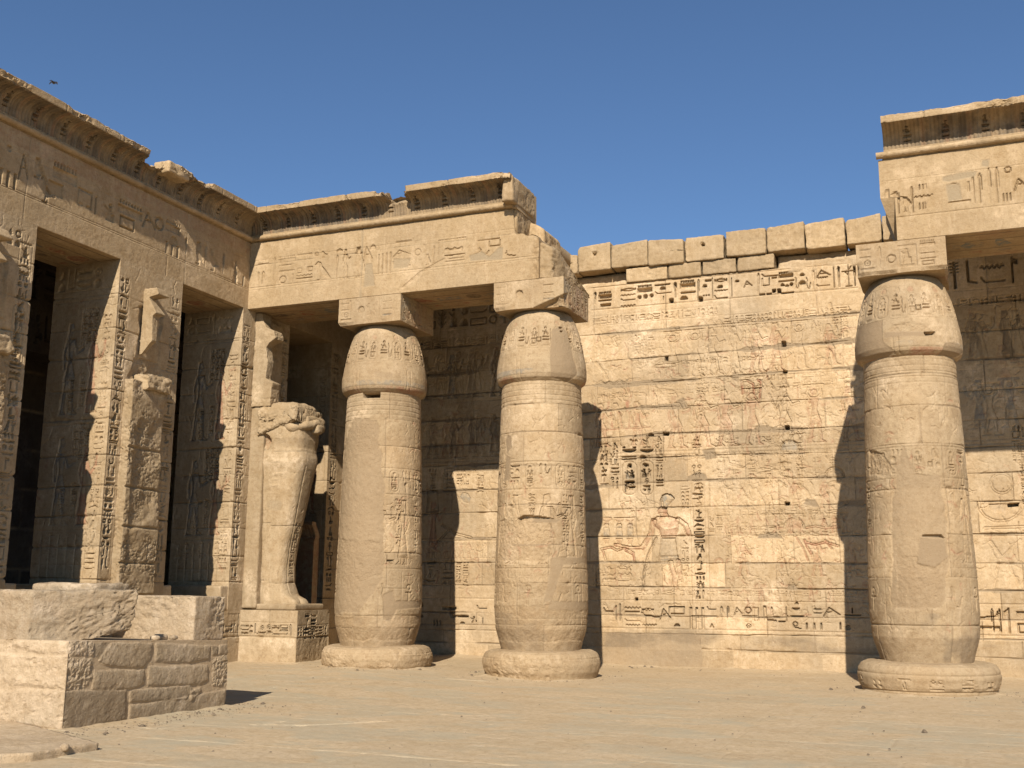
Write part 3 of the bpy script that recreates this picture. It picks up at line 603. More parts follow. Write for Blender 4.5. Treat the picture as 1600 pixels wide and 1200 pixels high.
# arcs of chariots, shields and huts, middle register
for cx_, cy_, r, dp in ((1235, 703, 14, .02), (1152, 704, 9, .014), (1300, 692, 20, .016), (1341, 692, 18, .016), (1305, 745, 14, .035), (1210, 705, 9, .012), (1242, 826, 15, .022), (1305, 765, 12, .014)):
    PX(w, [('l', 2, arc(cx_, cy_, r, -r, 0, 180))], dp)
PX(w, [('p', arc(1235, 703, 13, -16, 0, 180))], .006, 'deep', 1, .35); PX(w, [('p', arc(1242, 827, 14, -13, 0, 180))], .006, 'deep', 0, .3)
PX(w, [('l', 2, [(1188, 734), (1218, 729)]), ('l', 2, [(1186, 741), (1219, 733)]), ('l', 2, [(1218, 725), (1236, 725)]), ('l', 2, [(1225, 730), (1228, 736), (1234, 735)]), ('l', 2, [(1140, 725), (1166, 732)]), ('l', 2, [(1138, 717), (1140, 726)])], .014)
PX(w, [('l', 2, [(1218, 752), (1231, 761)]), ('l', 2, [(1250, 757), (1262, 768), (1267, 778)]), ('l', 2, [(1276, 776), (1288, 776), (1295, 771)]), ('l', 2, [(1157, 760), (1168, 778)]), ('l', 2, [(1186, 770), (1196, 790)])], .014)
for x in (1212, 1232, 1252, 1122, 1140): PX(w, [('l', 2, arc(x, 741, 6, -6, 0, 180))], .012)
for x in (1124, 1142, 1160, 1222, 1240): PX(w, [('l', 2, arc(x, 880, 6, -6, 0, 180))], .012, 'line', 0, .5)
people(-7.1, -6.5, 2.6, 3.4, 61, ('man', 'robed'), .012); people(-4.7, -1.8, 1.95, 2.75, 62, ('man', 'robed', 'bearer'), .012, .4, .9); people(-5.0, -2.4, 3.35, 4.0, 63, ('robed', 'man'), .012, .4, .8); people(-4.9, -2.2, 2.85, 3.25, 64, ('bearer', 'robed'), .012, .8, .6); people(-4.9, -1.8, 1.42, 1.9, 65, ('man', 'robed'), .010, .5, .7)
PX(w, [('l', 3, [(1258, 845), (1262, 856), (1268, 866)]), ('l', 3, [(1258, 848), (1275, 852), (1290, 848), (1310, 854)]), ('l', 2, [(1290, 845), (1300, 858)]), ('l', 2, [(1245, 840), (1256, 858), (1263, 876)])], .02, 'line', 0, .8)
PX(w, [('l', 3, [(1260, 826), (1275, 823), (1290, 826), (1312, 824)]), ('l', 2, [(1288, 812), (1292, 822)]), ('l', 2, [(1306, 812), (1310, 822)])], .014, 'line', 0, .5)
for k, (a_, z_, b_) in enumerate(((-6.2, 6.16, -2.0), (-7.8, 5.98, -2.1), (-7.8, 4.5, -2.0), (-5.0, 3.24, -2.3), (-4.9, 2.78, -1.9), (-7.0, 1.55, -1.9))): row_text(w, a_, b_, z_-.02, z_+.1, .012, 1300+k, lines=False, dens=.8)
for k in range(9): x_ = -4.95+k*.34; col_text(w, x_, x_+.13, 4.42, 3.9, .013, 1320+k, dens=.8)
# royal titulary block
for a, sd in ((938, 20), (955, 21)):
    a_, b_, c_, d_ = bx(w, a, 692, a+13, 765); col_text(w, a_, c_, d_, b_, .05, 450+sd)
G(w, 'bee', 984, 680, 998, 694, .04); G(w, 'sedge', 1003, 682, 1020, 700, .04); G(w, 'loaf', 1013, 677, 1023, 683, .09); G(w, 'loaf', 973, 698, 978, 701, .08); G(w, 'loaf', 989, 698, 995, 701, .08)
G(w, 'basket', 973, 702, 995, 708, .09, paint=1); G(w, 'basket', 1001, 702, 1022, 708, .09, paint=1); G(w, 'bar', 972, 713, 995, 715.5, .06); G(w, 'bar', 972, 717, 995, 719.5, .06); G(w, 'loaf', 1000, 712, 1010, 717, .09)
cartouche(w, *bx(w, 973, 722, 996, 774), .05, 1, paint=1); cartouche(w, *bx(w, 1001, 721, 1022, 774), .05, 2)
G(w, 'disc', 982, 725, 988, 731, .08); G(w, 'disc', 1005, 724, 1011, 730, .08); G(w, 'bar', 977, 752, 992, 757, .11); G(w, 'bar', 982, 760, 993, 764, .12); G(w, 'stroke', 976, 758, 980, 770, .1); G(w, 'seated', 983, 735, 993, 748, .09, paint=1); G(w, 'seated', 1003, 733, 1011, 747, .09); G(w, 'stroke', 1013, 762, 1018, 771, .11)
for x0, y0, x1, y1, sd in ((1026, 682, 1037, 768, 1), (1083, 682, 1096, 725, 2), (1087, 755, 1100, 795, 3), (1066, 760, 1078, 798, 4), (1119, 682, 1129, 705, 5), (1083, 727, 1098, 790, 6), (1248, 670, 1256, 730, 7), (1066, 845, 1078, 916, 8), (1108, 808, 1118, 836, 9), (1120, 805, 1130, 836, 10)):
    a, b, c, d = bx(w, x0, y0, x1, y1); col_text(w, a, c, d, b, .04 if sd in (1, 2, 3, 6) else .022, 470+sd)
a, b, c, d = bx(w, 1087, 798, 1102, 945); col_text(w, a, c, d, b, .08, 490); RL(w, a-.09, b, a-.09, d, .012, .02); RL(w, c+.09, b, c+.09, d, .012, .02)
# the king
w.df = 1.6
PX(w, [('p', [(1033, 795), (1033, 783), (1036, 775), (1042, 772), (1050, 774), (1055, 780), (1046, 790), (1042, 797)])], .03, 'sunk', 1, .8)
PX(w, [('c', 1036, 800, 7.5), ('p', [(1031, 803), (1044, 803), (1046, 812), (1032, 812)])], .022, 'sunk', 0, .5)
PX(w, [('p', [(1019, 815), (1028, 808), (1048, 808), (1062, 812), (1060, 828), (1056, 842), (1034, 842), (1030, 830), (1022, 822)])], .024, 'sunk', 0, .45)
PX(w, [('l', 8, [(1022, 815), (1018, 836), (1005, 857)]), ('l', 5, [(1005, 857), (985, 858), (962, 853)]), ('l', 8, [(1060, 813), (1072, 822), (1076, 834)])], .02, 'sunk', 0, .45)
PX(w, [('p', [(1034, 842), (1056, 842), (1060, 878), (1030, 880)])], .018, 'sunk', 1, .12)
PX(w, [('l', 8, [(1048, 880), (1054, 900), (1056, 920)]), ('l', 7, [(1060, 878), (1063, 905)])], .018, 'sunk', 0, .3)
PX(w, [('l', 2, [(1026, 842), (1013, 870), (1007, 895), (1005, 925)])], .03); PX(w, [('l', 2, [(1034, 872), (1060, 871)]), ('l', 2, [(1035, 876), (1060, 875)])], .01, 'line', 1, .5)
PX(w, [('l', 3, [(1030, 822), (1040, 828), (1056, 826)])], .01, 'raise')
for i, x in enumerate((948, 968, 985)):
    PX(w, [('p', arc(x, 810, 8, 7, 0, 180)), ('p', [(x-2, 816), (x+2, 816), (x+3, 822), (x-3, 822)])], .014, 'sunk', 0, .3); PX(w, [('c', x, 823, 4), ('p', [(x-4, 826), (x+4, 826), (x+5, 840), (x-5, 840)])], .014, 'sunk', 1, .35); PX(w, [('p', [(x-5, 843), (x+5, 843), (x+2, 851), (x-2, 851)])], .012, 'sunk', 0, .3)
PX(w, [('l', 3, [(940, 860), (955, 857), (965, 862), (975, 858), (990, 866)]), ('l', 3, [(942, 862), (946, 876)]), ('l', 3, [(978, 862), (990, 868), (992, 880)])], .016, 'line', 0, .8)
w.df = 1.0
a, b, c, d = bx(w, 942, 885, 990, 912); row_text(w, a, c, b, d, .014, 491, 'sunk', False)
# great bottom band
B = [('sled', 944, 950, 958, 960), ('reed', 961, 947, 965, 972), ('stroke', 967, 945, 972, 972), ('water', 977, 948, 1002, 955), ('bar', 977, 956, 1000, 959), ('eye', 1004, 950, 1022, 958), ('viper', 1003, 955, 1030, 970, ), ('hoe', 1032, 952, 1048, 972), ('pool', 1047, 948, 1070, 962), ('sled', 977, 968, 1001, 974),
     ('water', 979, 976, 1000, 981), ('water', 1005, 975, 1026, 981), ('loaf', 1054, 975, 1063, 981), ('tri', 1078, 950, 1102, 984), ('bar', 1080, 963, 1120, 965), ('sled', 1106, 948, 1119, 955), ('triangle', 1108, 975, 1118, 983), ('cane', 1124, 949, 1132, 966), ('cane', 1134, 949, 1142, 966),
     ('hoe', 1148, 950, 1160, 964), ('ring', 1164, 949, 1175, 960), ('bar', 1160, 962, 1184, 964), ('house', 1178, 949, 1186, 972), ('foot', 1188, 949, 1214, 974), ('reed', 1204, 949, 1209, 958), ('stroke', 1228, 949, 1231, 972), ('bar', 1217, 970, 1227, 974), ('basket', 1238, 950, 1250, 954), ('loaf', 1242, 941, 1248, 945), ('lens', 1230, 960, 1262, 967),
     ('bar', 1272, 951, 1283, 953), ('bar', 1272, 957, 1284, 959), ('hoe', 1287, 949, 1312, 965), ('stroke', 1329, 950, 1334, 958), ('bar', 1320, 960, 1345, 962), ('sun', 1166, 975, 1175, 983), ('ring', 1239, 971, 1247, 980), ('stroke', 1257, 974, 1264, 984), ('stroke', 1269, 974, 1276, 984), ('stroke', 1280, 974, 1287, 984), ('stroke', 1309, 973, 1316, 984), ('sun', 1321, 976, 1329, 985), ('viper', 1240, 976, 1252, 985),
     ('sled', 700, 948, 730, 972), ('sled', 745, 946, 760, 955), ('mouth', 714, 962, 730, 968), ('loaf', 718, 973, 726, 977), ('stroke', 752, 967, 756, 976), ('seated', 735, 965, 745, 976), ('bar', 690, 948, 712, 956), ('tri', 676, 970, 688, 980)]
for t_ in B: G(w, *t_[:5], .055 if t_[0] in ('bar', 'loaf', 'stroke', 'cane', 'lens', 'basket') else .042)
row_text(w, -13.9, -11.7, .9, 1.35, .05, 37); row_text(w, .1, 4.6, .86, 1.34, .05, 38)
G(w, 'cane', 1543, 950, 1551, 985, .06, flip=True); G(w, 'cane', 1555, 950, 1562, 985, .06, flip=True)
RL(w, -13.9, 1.42, 4.8, 1.42, .012, .014); RL(w, -13.9, .82, 4.8, .82, .014, .02)
# area between the first two columns
for x0, y0, x1, y1, sd in ((713, 742, 722, 760, 1), (724, 742, 733, 760, 2), (712, 880, 719, 918, 3), (723, 880, 731, 918, 4), (745, 742, 755, 775, 5), (1578, 665, 1590, 730, 6), (1590, 665, 1600, 790, 7), (670, 740, 680, 770, 8), (690, 740, 700, 770, 9)):
    a, b, c, d = bx(w, x0, y0, x1, y1); col_text(w, a, c, d, b, .03, 500+sd)
PX(w, [('p', [(718, 778), (722, 771), (730, 772), (735, 780), (732, 788), (724, 786)])], .015, 'sunk', 1, .5)
PX(w, [('l', 3, [(690, 822), (712, 836), (735, 842)]), ('l', 3, [(680, 850), (700, 830)])], .03); PX(w, [('p', [(666, 765), (682, 768), (684, 800), (664, 802)])], .03, 'sunk')
RL(w, -13.9, za(720, 846), xa(780, 843), za(720, 846), .02, .03); people(-13.7, -8.4, 2.35, 2.75, 66, ('bearer', 'robed'), .01)
for sd, x in enumerate(np.arange(-13.8, -11.4, .45)): col_text(w, x, x+.25, 2.3, 1.7, .03, 520+sd); col_text(w, x, x+.25, 4.5, 3.9, .03, 540+sd)
# large disc relief on the right bay
PX(w, [('o', 1562, 755, 15, 3), ('l', 3, arc(1560, 786, 34, 28, 0, 180)), ('l', 3, [(1526, 786), (1596, 784)]), ('l', 3, [(1536, 825), (1600, 822)]), ('l', 3, [(1536, 836), (1600, 834)]), ('l', 2, [(1545, 845), (1562, 870)]), ('l', 2, [(1590, 842), (1560, 872)])], .016); PX(w, [('l', 2, [(1556, 880), (1548, 925)]), ('l', 2, [(1570, 882), (1590, 915), (1600, 900)])], .014)
PX(w, [('p', [(1571, 786), (1588, 785), (1587, 790), (1572, 791)])], .12, 'deep'); PX(w, [('p', arc(1560, 787, 18, 14, 0, 180))], .02, 'deep', 1, .15)
for i, (x, z) in enumerate(((-10.5, 8), (-13, 7), (.6, 7.2), (1.4, 5.4), (3, 6.4))): gl(w, 'man', x, z-1.7, x+.6, z-.6, .012, 'sunk', 0, pv=.3)
for k, (x0, z0, x1, z1, n) in enumerate(((-7.9, 6.3, -1.8, 7.5, 150), (-7.9, 4.7, -1.8, 6.2, 190), (-5.1, 3.2, -1.8, 4.6, 110), (-7.2, 3.3, -6.1, 3.6, 20), (-4.9, 1.45, -1.8, 3.2, 120), (-7.9, 1.5, -5.6, 2.2, 50), (-13.9, 4.6, -8.2, 7.4, 160), (-13.9, 1.5, -8.2, 4.5, 150), (0, 4.5, 4.8, 7.4, 110), (0, 1.5, 4.8, 4.5, 130), (-7.6, .9, -1.8, 1.4, 40))):
    clutter(w, x0, z0, x1, z1, int(n*2.2), 900+k, .015, .16)
lowz = w.win(-20, 5, .0, .82); w.P[lowz[0]][..., 3] = np.maximum(w.P[lowz[0]][..., 3], .45*np.clip(fbm(lowz[1]*.5, lowz[2]*2, 1.2, 95, 5, .6)*3.5, 0, 1)*(lowz[2] > .4)); wear(w, H0w, .62, 55, keep=((-8.2, 3.5, -6.0, 4.95), (-7.4, 1.7, -5.15, 3.8), (-8.2, 7.9, -1.7, 8.64), (-14, .8, 5, 1.42))); U, V = w.all(); w.T[..., 2] = np.maximum(w.T[..., 2], .55*np.clip(fbm(U, V, .7, 66, 5, .6)*3.2-.2, 0, 1)); w.H += .005*fbm(U, V, 11, 61, 3)+.006*np.minimum(0, fbm(U, V, 5.5, 62, 4)+.25)
TW = thing('court_wall', (-5, YW, 0), 'long back wall of the court carved with sunk hieroglyph bands and a king in relief', 'stone wall')
build('carved_wall_face', w, lambda U, V, H: (U, YW-H, V), M_WALL, TW, skirt=.9)
# second course and coping
tops = [(-20, -18.2), (-18.1, -16.4), (-16.38, -14.6), (-14.57, -13.2), (-13.18, -12.1), (-12.08, -11.2), (-11.18, -10.2), (-10.18, -9.1), (-9.08, -8.12), (-8.11, -7.31), (-7.29, -6.41), (-6.39, -5.57), (-5.54, -4.65), (-4.6, -3.71), (-3.69, -2.88), (-2.86, -2.03), (-2.0, -1.28), (-1.26, -.5), (-.48, .6), (.62, 1.9), (1.92, 3.4), (3.42, 5)]
rd = random.Random(3)
hts = {9: 9.62, 10: 9.58, 11: 9.6, 12: 9.56, 13: 9.6, 14: 9.58, 15: 9.55, 16: 9.55}
for i, (a, b) in enumerate(tops):
    zt = hts.get(i, 9.55+rd.uniform(-.03, .03)); vis = 8 <= i <= 17
    sl = rd.uniform(-.08, .08) if vis else 0
    wp = (lambda q, a=a, b=b, sl=sl: q+np.stack([0*q[:, 0], 0*q[:, 0], np.clip((q[:, 0]-a)/(b-a), 0, 1)*sl*(q[:, 2] > 9.3)], 1))
    if i in (9, 12):
        hc = hit(931, 396, 1, YW) if i == 9 else hit(1100, 383, 1, YW); w0 = wp
        wp = (lambda q, w0=w0, hc=hc: (lambda r: np.stack([r[:, 0], r[:, 1]+.2*(np.hypot(r[:, 0]-hc[0], r[:, 2]-hc[2]) < .045)*(r[:, 1] < YW+.1), r[:, 2]], 1))(w0(q)))
    rock('coping_block', (a, YW-.1+rd.uniform(-.03, .03), 9.0+rd.uniform(-.03, .02)), (b, YW+.85, zt), M_ARC, TW, res=.028 if vis else .2, amp=.028, rad=.018, cuts=7 if vis else 0, seed=40+i, f=2.6, warp=wp, hack=.035, clip=.06)
for i, (a, b) in enumerate([(-6.95, -5.97), (-5.94, -5.19), (-5.16, -4.39), (-4.36, -3.55)]):
    rock('upper_course_block', (a, YW-.05, 8.655), (b, YW+.85, 8.99), M_ARC, TW, res=.028, amp=.02, rad=.02, cuts=5, seed=70+i, hack=.035, clip=.05)
rock('upper_course_block', (-20, YW+.25, 8.6), (-6.97, YW+.88, 9.0), M_WALL, TW, res=.08, amp=.04, rad=.05, cuts=0, seed=75, hack=.04)
rock('upper_course_block', (-3.53, YW+.25, 8.6), (5, YW+.88, 9.0), M_WALL, TW, res=.06, amp=.05, rad=.05, cuts=0, seed=76, hack=.05)
rock('packed_rubble', (-8.6, YW+.02, 8.5), (-6.96, YW+.4, 8.76), M_WALL, TW, res=.04, amp=.05, rad=.08, cuts=3, seed=77, hack=.04)
rock('packed_rubble', (-3.5, YW+.0, 8.5), (-.9, YW+.4, 8.8), M_WALL, TW, res=.04, amp=.06, rad=.08, cuts=3, seed=78, hack=.04)
# ================================================================== COLUMNS
RP = [(.3, .70), (.5, .74), (.7, .80), (.9, .86), (1.3, .888), (1.9, .883), (2.5, .862), (3.5, .84), (4.5, .81), (5.3, .782), (5.62, .775)]
def cyl_S(cx, r):
    def f(x, y):
        d = ray(x, y); o = EYE[:2]-np.array([cx, CY]); a = d[0]**2+d[1]**2; b = o@d[:2]; c = o@o-r*r; dis = b*b-a*c
        t = (-b-math.sqrt(dis))/a if dis > 0 else -b/a
        p = EYE+t*d; th = math.atan2(p[0]-cx, -(p[1]-CY)); return np.array([th*.86, p[2]])
    return f
def lathe(cx, rfun):
    def pos(U, V, H):
        th = U/.86; r, z, nr, nz = rfun(V); r = r+nr*H; return cx+r*np.sin(th), CY-r*np.cos(th), z+nz*H
    return pos
uc = np.concatenate([np.linspace(-math.pi*.86, -1.6, 30, endpoint=False), np.linspace(-1.6, 1.6, 230, endpoint=False), np.linspace(1.6, math.pi*.86, 30, endpoint=False)])
capP = Path([(.74, 5.56), (.80, 5.60), (.87, 5.66), (.9, 5.74), (.9, 5.9), (.875, 6.08), (.845, 6.25), (.80, 6.5), (.745, 6.7), (.68, 6.88), (.6, 7.02), (.52, 7.09)], blend=.04)
baseP = Path([(.60, .52), (.98, .50), (1.07, .46), (1.12, .38), (1.14, .27), (1.12, .14), (1.08, .05), (1.06, -.05)], blend=.03)
capP.n = -capP.n if capP.n[5][0] < 0 else capP.n
baseP.n = -baseP.n if baseP.n[3][0] < 0 else baseP.n
def column(i, label, rs=1.0, gzz=0.0):
    cx = CX[i]; T_ = thing('papyrus_column', (cx, CY, 0), label, 'stone column', 'bud columns of the portico')
    s = Cv(uc, axis((.28, 5.64, .016)), cyl_S(cx, .86)); s.df = .75; surface(s, 200+i*7, .006, .008)
    zz = [.28, .98, 1.75, 2.45, 3.2, 3.95, 4.6, 5.15, 5.64]; zz = [z+(.06*((i*37) % 5-2) if 0 < k < 8 else 0) for k, z in enumerate(zz)]
    rd = random.Random(30+i)
    for k in range(len(zz)-1):
        a = rd.uniform(-1, .6)
        for j, b in enumerate((-2.7, a, a+1.35, 2.7)[:-1]): tone_block(s, b, (-2.7, a, a+1.35, 2.75)[j+1], zz[k], zz[k+1], .5+rd.uniform(-.2, .2))
        joint_v(s, a, zz[k], zz[k+1], .010, rd.randrange(900), .012); joint_v(s, a+1.35, zz[k], zz[k+1], .010, rd.randrange(900), .012)
    for k, z in enumerate(zz[1:-1]): joint_h(s, [(-2.7, z), (2.7, z)], gd=.009, mortar=.014, seed=600+i*20+k, chips=.4)
    for k in range(5): RL(s, -2.7, 5.12+.1*k, 2.7, 5.12+.1*k, .010, .008)
    H0s = s.H.copy(); clutter(s, -1.5, .9, 1.5, 5.0, 260, 40+i, .010, .16); clutter(s, -1.5, 2.0, 1.5, 3.5, 90, 45+i, .011, .2)
    U, V = s.all(); s.H += .004*fbm(U, V, 11, 63+i, 3)+.010*np.minimum(0, fbm(U, V, 4.5, 64+i, 4)+.3)
    # text band and figures around the shaft
    for z in (4.02, 3.5): RL(s, -2.7, z, 2.7, z, .012, .014)
    for k in range(9):
        u = -2.5+k*.62
        if i == 0 and u < .1 and u > -1.3: continue
        cartouche(s, u, 3.55, u+.2, 3.98, .03, 50+k+i); col_text(s, u+.26, u+.5, 3.98, 3.55, .035, 700+k+i*30)
    for k, u in enumerate((-2.5, -1.7, -.55, .12, .62, 1.4, 2.0)):
        if i == 0 and -1.2 < u < .1: continue
        if i == 2 and -.6 < u < .3: continue
        gl(s, 'man' if k % 2 else 'robed', u, 2.1, u+.62, 3.4, .03, 'sunk', None, k % 2 == 0); col_text(s, u+.62, u+.74, 3.4, 2.4, .028, 720+k+i*30)
    for z in (2.02, 1.1): RL(s, -2.7, z, 2.7, z, .012, .012)
    for k in range(11):
        u = -2.6+k*.5; gl(s, 'ankh' if k % 2 else 'cobra', u+.05, 1.35, u+.3, 1.75, .02); RL(s, u, 1.15, u, 1.95, .01, .01)
    wear(s, H0s, .45, 33+i, 1.3, .6)
    if i == 0:
        patch_px(s, [(548, 655), (588, 655), (592, 700), (600, 760), (598, 905), (560, 960), (510, 960), (505, 700)], 1, .06, .014, .75, .008)
        rough_px(s, [(550, 660), (585, 660), (588, 700), (552, 705)], .015, 3, 14); rough_px(s, [(505, 840), (598, 850), (600, 900), (505, 930)], .012, 4, 12, .05, False)
        patch_px(s, [(598, 930), (612, 925), (617, 940), (655, 940), (655, 950), (618, 955), (610, 975), (598, 970)], 5, .02, .01, .9)
        rough_px(s, [(520, 965), (655, 960), (655, 1000), (520, 1000)], .012, 6, 9, .05, False)
        PX(s, [('p', [(562, 611), (592, 611), (592, 620), (564, 621)])], .3, 'deep')
        PX(s, [('p', [(604, 876), (615, 876), (613, 878), (604, 879)])], .06, 'deep')
    if i == 1:
        patch_px(s, [(790, 680), (796, 682), (797, 700), (790, 710), (787, 690)], 1, .01, .01); patch_px(s, [(789, 712), (796, 716), (796, 750), (786, 752)], 2, .01, .01)
        rough_px(s, [(782, 815), (818, 808), (850, 812), (862, 830), (862, 870), (850, 880), (780, 878)], .03, 5, 9, .04)
        PX(s, [('p', [(808, 812), (820, 806), (845, 808), (866, 812), (866, 816), (848, 815), (838, 812), (825, 812), (812, 818)])], .07, 'deep')
        patch_px(s, [(860, 812), (878, 812), (870, 818), (830, 818), (835, 812)], 6, .02, .01)
        rough_px(s, [(770, 885), (868, 885), (868, 935), (770, 945)], .014, 8, 12, .06, False); rough_px(s, [(770, 950), (925, 945), (925, 1003), (770, 1003)], .014, 9, 8, .06, False)
        patch_px(s, [(862, 872), (920, 872), (920, 882), (880, 884), (862, 940), (850, 944)], 7, .02, .008, .7); patch_px(s, [(860, 940), (920, 942), (922, 955), (855, 955)], 8, .02, .008, .8)
    if i == 2:
        patch_px(s, [(1400, 722), (1412, 700), (1425, 720), (1430, 740), (1468, 745), (1478, 800), (1480, 880), (1470, 950), (1395, 950), (1392, 800), (1398, 740)], 1, .08, .012, .6, .007)
        rough_px(s, [(1355, 705), (1378, 708), (1395, 735), (1380, 745), (1356, 742)], .03, 3, 10); rough_px(s, [(1400, 870), (1470, 870), (1470, 950), (1400, 950)], .012, 4, 12, .06, False)
        PX(s, [('p', [(1440, 836), (1470, 835), (1476, 841), (1470, 839), (1441, 838)])], .05, 'deep'); patch_px(s, [(1437, 839), (1474, 841), (1480, 870), (1458, 885), (1432, 880)], 6, .02, .006, 1)
        for z0, z1 in ((1365, 3),): pass
        q = s.win(-2.7, 2.7, .3, 1.3); s.P[q[0]][..., 3] = np.maximum(s.P[q[0]][..., 3], .5*np.clip(fbm(q[1], q[2], 1.4, 91, 5, .6)*5, 0, 1))
    else:
        q = s.win(-2.7, 2.7, .3, 1.2); s.P[q[0]][..., 3] = np.maximum(s.P[q[0]][..., 3], .35*np.clip(fbm(q[1], q[2], 1.6, 92+i, 5, .6)*4, 0, 1))
    rz, rr = [p[0] for p in RP], [p[1]*rs for p in RP]
    build('shaft', s, lathe(cx, lambda V: (np.interp(V, rz, rr), V, 1, 0)), M_COL, T_, closed_u=True, caps=True)
    # capital
    c = Cv(uc, np.arange(0, capP.L+.01, .02)); c.df = .8; surface(c, 300+i*5, .005, .006); za_ = np.interp
    H0c = c.H.copy()
    vz = lambda z: float(np.interp(z, capP.p[:, 1], capP.t))
    c.S = lambda x, y, f=cyl_S(cx, .88): (lambda p: np.array([p[0], vz(p[1])]))(f(x, y))
    for z in (5.72, 5.76, 5.80, 5.84, 5.88, 6.22, 6.82): RL(c, -2.7, vz(z), 2.7, vz(z), .009, .01)
    q = c.win(-2.7, 2.7, vz(5.73), vz(5.82)); c.P[q[0]][..., 1] = .45*np.clip(fbm(q[1]*.6, q[2], 3, 5+i, 3)*3+.9, 0, 1)
    q = c.win(-2.7, 2.7, 0, vz(5.7)); c.P[q[0]][..., 0] = .55*np.clip(fbm(q[1]*.6, q[2], 3, 15+i, 3)*3+.3, 0, 1)
    for k in range(10):
        u = -2.65+k*.54; cartouche(c, u, vz(6.26), u+.2, vz(6.68), .028, 60+k); gl(c, 'disc', u+.02, vz(6.7), u+.17, vz(6.82), .012, 'sunk', 0, pv=.3)
        for nm, z0, z1 in (('disc', 6.62, 6.68), ('seated', 6.5, 6.6), ('bar', 6.44, 6.49), ('bar', 6.38, 6.42), ('bar', 6.26, 6.29)): gl(c, nm, u+.28, vz(z0), u+.42, vz(z1), .045)
        gl(c, 'cobra', u+.43, vz(6.28), u+.53, vz(6.66), .03); gl(c, 'disc', u+.29, vz(6.7), u+.44, vz(6.82), .012, 'sunk')
    for k in range(5): u = -2.4+k*1.1; RL(c, u, vz(5.62), u, vz(6.05), .01, .012); RL(c, u+.09, vz(5.62), u+.09, vz(6.05), .01, .012)
    wear(c, H0c, .5, 43+i, 1.3, .5)
    if i == 0: patch_px(c, [(583, 580), (612, 584), (612, 590), (585, 588)], 3, .01, .004, .5)
    if i == 1: patch_px(c, [(866, 512), (885, 505), (894, 520), (897, 560), (902, 585), (890, 596), (862, 590), (860, 550)], 4, .02, .008); G(c, 'bar', 879, 508, 885, 511, .05); G(c, 'bar', 880, 514, 885, 517, .05)
    if i == 2:
        patch_px(c, [(1340, 510), (1378, 500), (1380, 535), (1400, 550), (1380, 570), (1335, 565)], 5, .02, .01); patch_px(c, [(1475, 536), (1490, 536), (1504, 550), (1495, 562), (1470, 556)], 6, .01, .008)
        rough_px(c, [(1385, 518), (1395, 508), (1420, 503), (1445, 508), (1455, 518), (1420, 522)], .02, 7, 14, .02); patch_px(c, [(1382, 520), (1452, 519), (1450, 526), (1382, 528)], 8, .01, .006)
        PX(c, [('p', [(1443, 519), (1460, 519), (1458, 523), (1445, 523)])], .08, 'deep')
    if i > 0: gl(c, 'stool', .2, vz(6.36), .3, vz(6.46), .03)
    build('capital', c, lathe(cx, capP.at), M_COL, T_, closed_u=True, caps=True)
    b = Cv(uc, np.arange(0, baseP.L+.01, .025)); surface(b, 320+i*5, .014, .02)
    U, V = b.all(); b.H += .035*fbm(U, V, .9, 330+i, 3); lo = np.clip((V-.45)/.1, 0, 1)
    if i < 2: b.H -= lo*np.abs(fbm(U, V, 6, 340+i, 5, .6))*.05*np.clip(fbm(U, V, 1, 350+i, 3)*3+.7, 0, 1)
    b.T[..., 1] = np.clip(b.T[..., 1]+(np.clip(fbm(U, V, 2.2, 360+i, 5, .6)*4-1.1, 0, 1) if i < 2 else 0), 0, 1)
    for vv in ((.62, .9) if i == 2 else (.58,)): RL(b, -2.7, vv, 2.7, vv, .01, .012)
    if i == 2:
        for k in range(14): col_text(b, -2.6+k*.38, -2.45+k*.38, .86, .66, .012, 800+k, 'deep', False)
    zoff = gzz
    build('base', b, lathe(cx, lambda V: (lambda a: (a[0], a[1]+zoff*.5, a[2], a[3]))(baseP.at(V))), M_COL, T_, closed_u=True)
    # abacus: unrolled over its four sides
    hx = .735; y0, y1 = YF-.005, YB
    pth = Path([(cx-hx, y0), (cx+hx, y0), (cx+hx, y1), (cx-hx, y1)], closed=True, blend=.02)
    a = Cv(axis((0, 1.47, .015), (1.47, 1.47+1.52, .02), (2.99, 4.46, .1), (4.46, pth.L, .1))[:-1], axis((7.055, 7.625, .016)))
    a.df = .6; surface(a, 340+i*3, .005, .006); U, V = a.all()
    H0a = a.H.copy()
    bars = [('cane', .22, 7.22, .32, 7.58), ('bar', .05, 7.5, .24, 7.54), ('bar', .05, 7.36, .24, 7.4), ('sun', .12, 7.2, .24, 7.34), ('bar', .05, 7.14, .3, 7.2)]
    if i < 2:
        for t_ in bars: gl(a, *t_, .03)
        gl(a, 'disc', .46, 7.28, .62, 7.44, .05); q = a.win(.36, 1.12, 7.1, 7.6)
        if i == 0:
            gl(a, 'seated', .66, 7.22, .78, 7.5, .025); gl(a, 'hoe', .78, 7.18, .9, 7.45, .025); gl(a, 'reed', .92, 7.2, 1.0, 7.58, .03)
        for z in (7.48, 7.32, 7.2): gl(a, 'bar', 1.04, z-.02, 1.26, z+.025, .03, 'deep', 1 if z < 7.3 else None)
    else:
        for t_ in bars[1:]: gl(a, *t_, .022, paint=3)
        gl(a, 'cane', .34, 7.2, .44, 7.55, .02); gl(a, 'ring', .5, 7.2, .66, 7.42, .03); gl(a, 'seated', .74, 7.2, .92, 7.5, .02); gl(a, 'pool', .7, 7.12, .98, 7.56, .014); gl(a, 'mn', 1.05, 7.48, 1.3, 7.58, .022); gl(a, 'bar', 1.05, 7.34, 1.28, 7.37, .02); gl(a, 'bar', 1.05, 7.24, 1.3, 7.28, .02); gl(a, 'pool', 1.08, 7.14, 1.26, 7.22, .02)
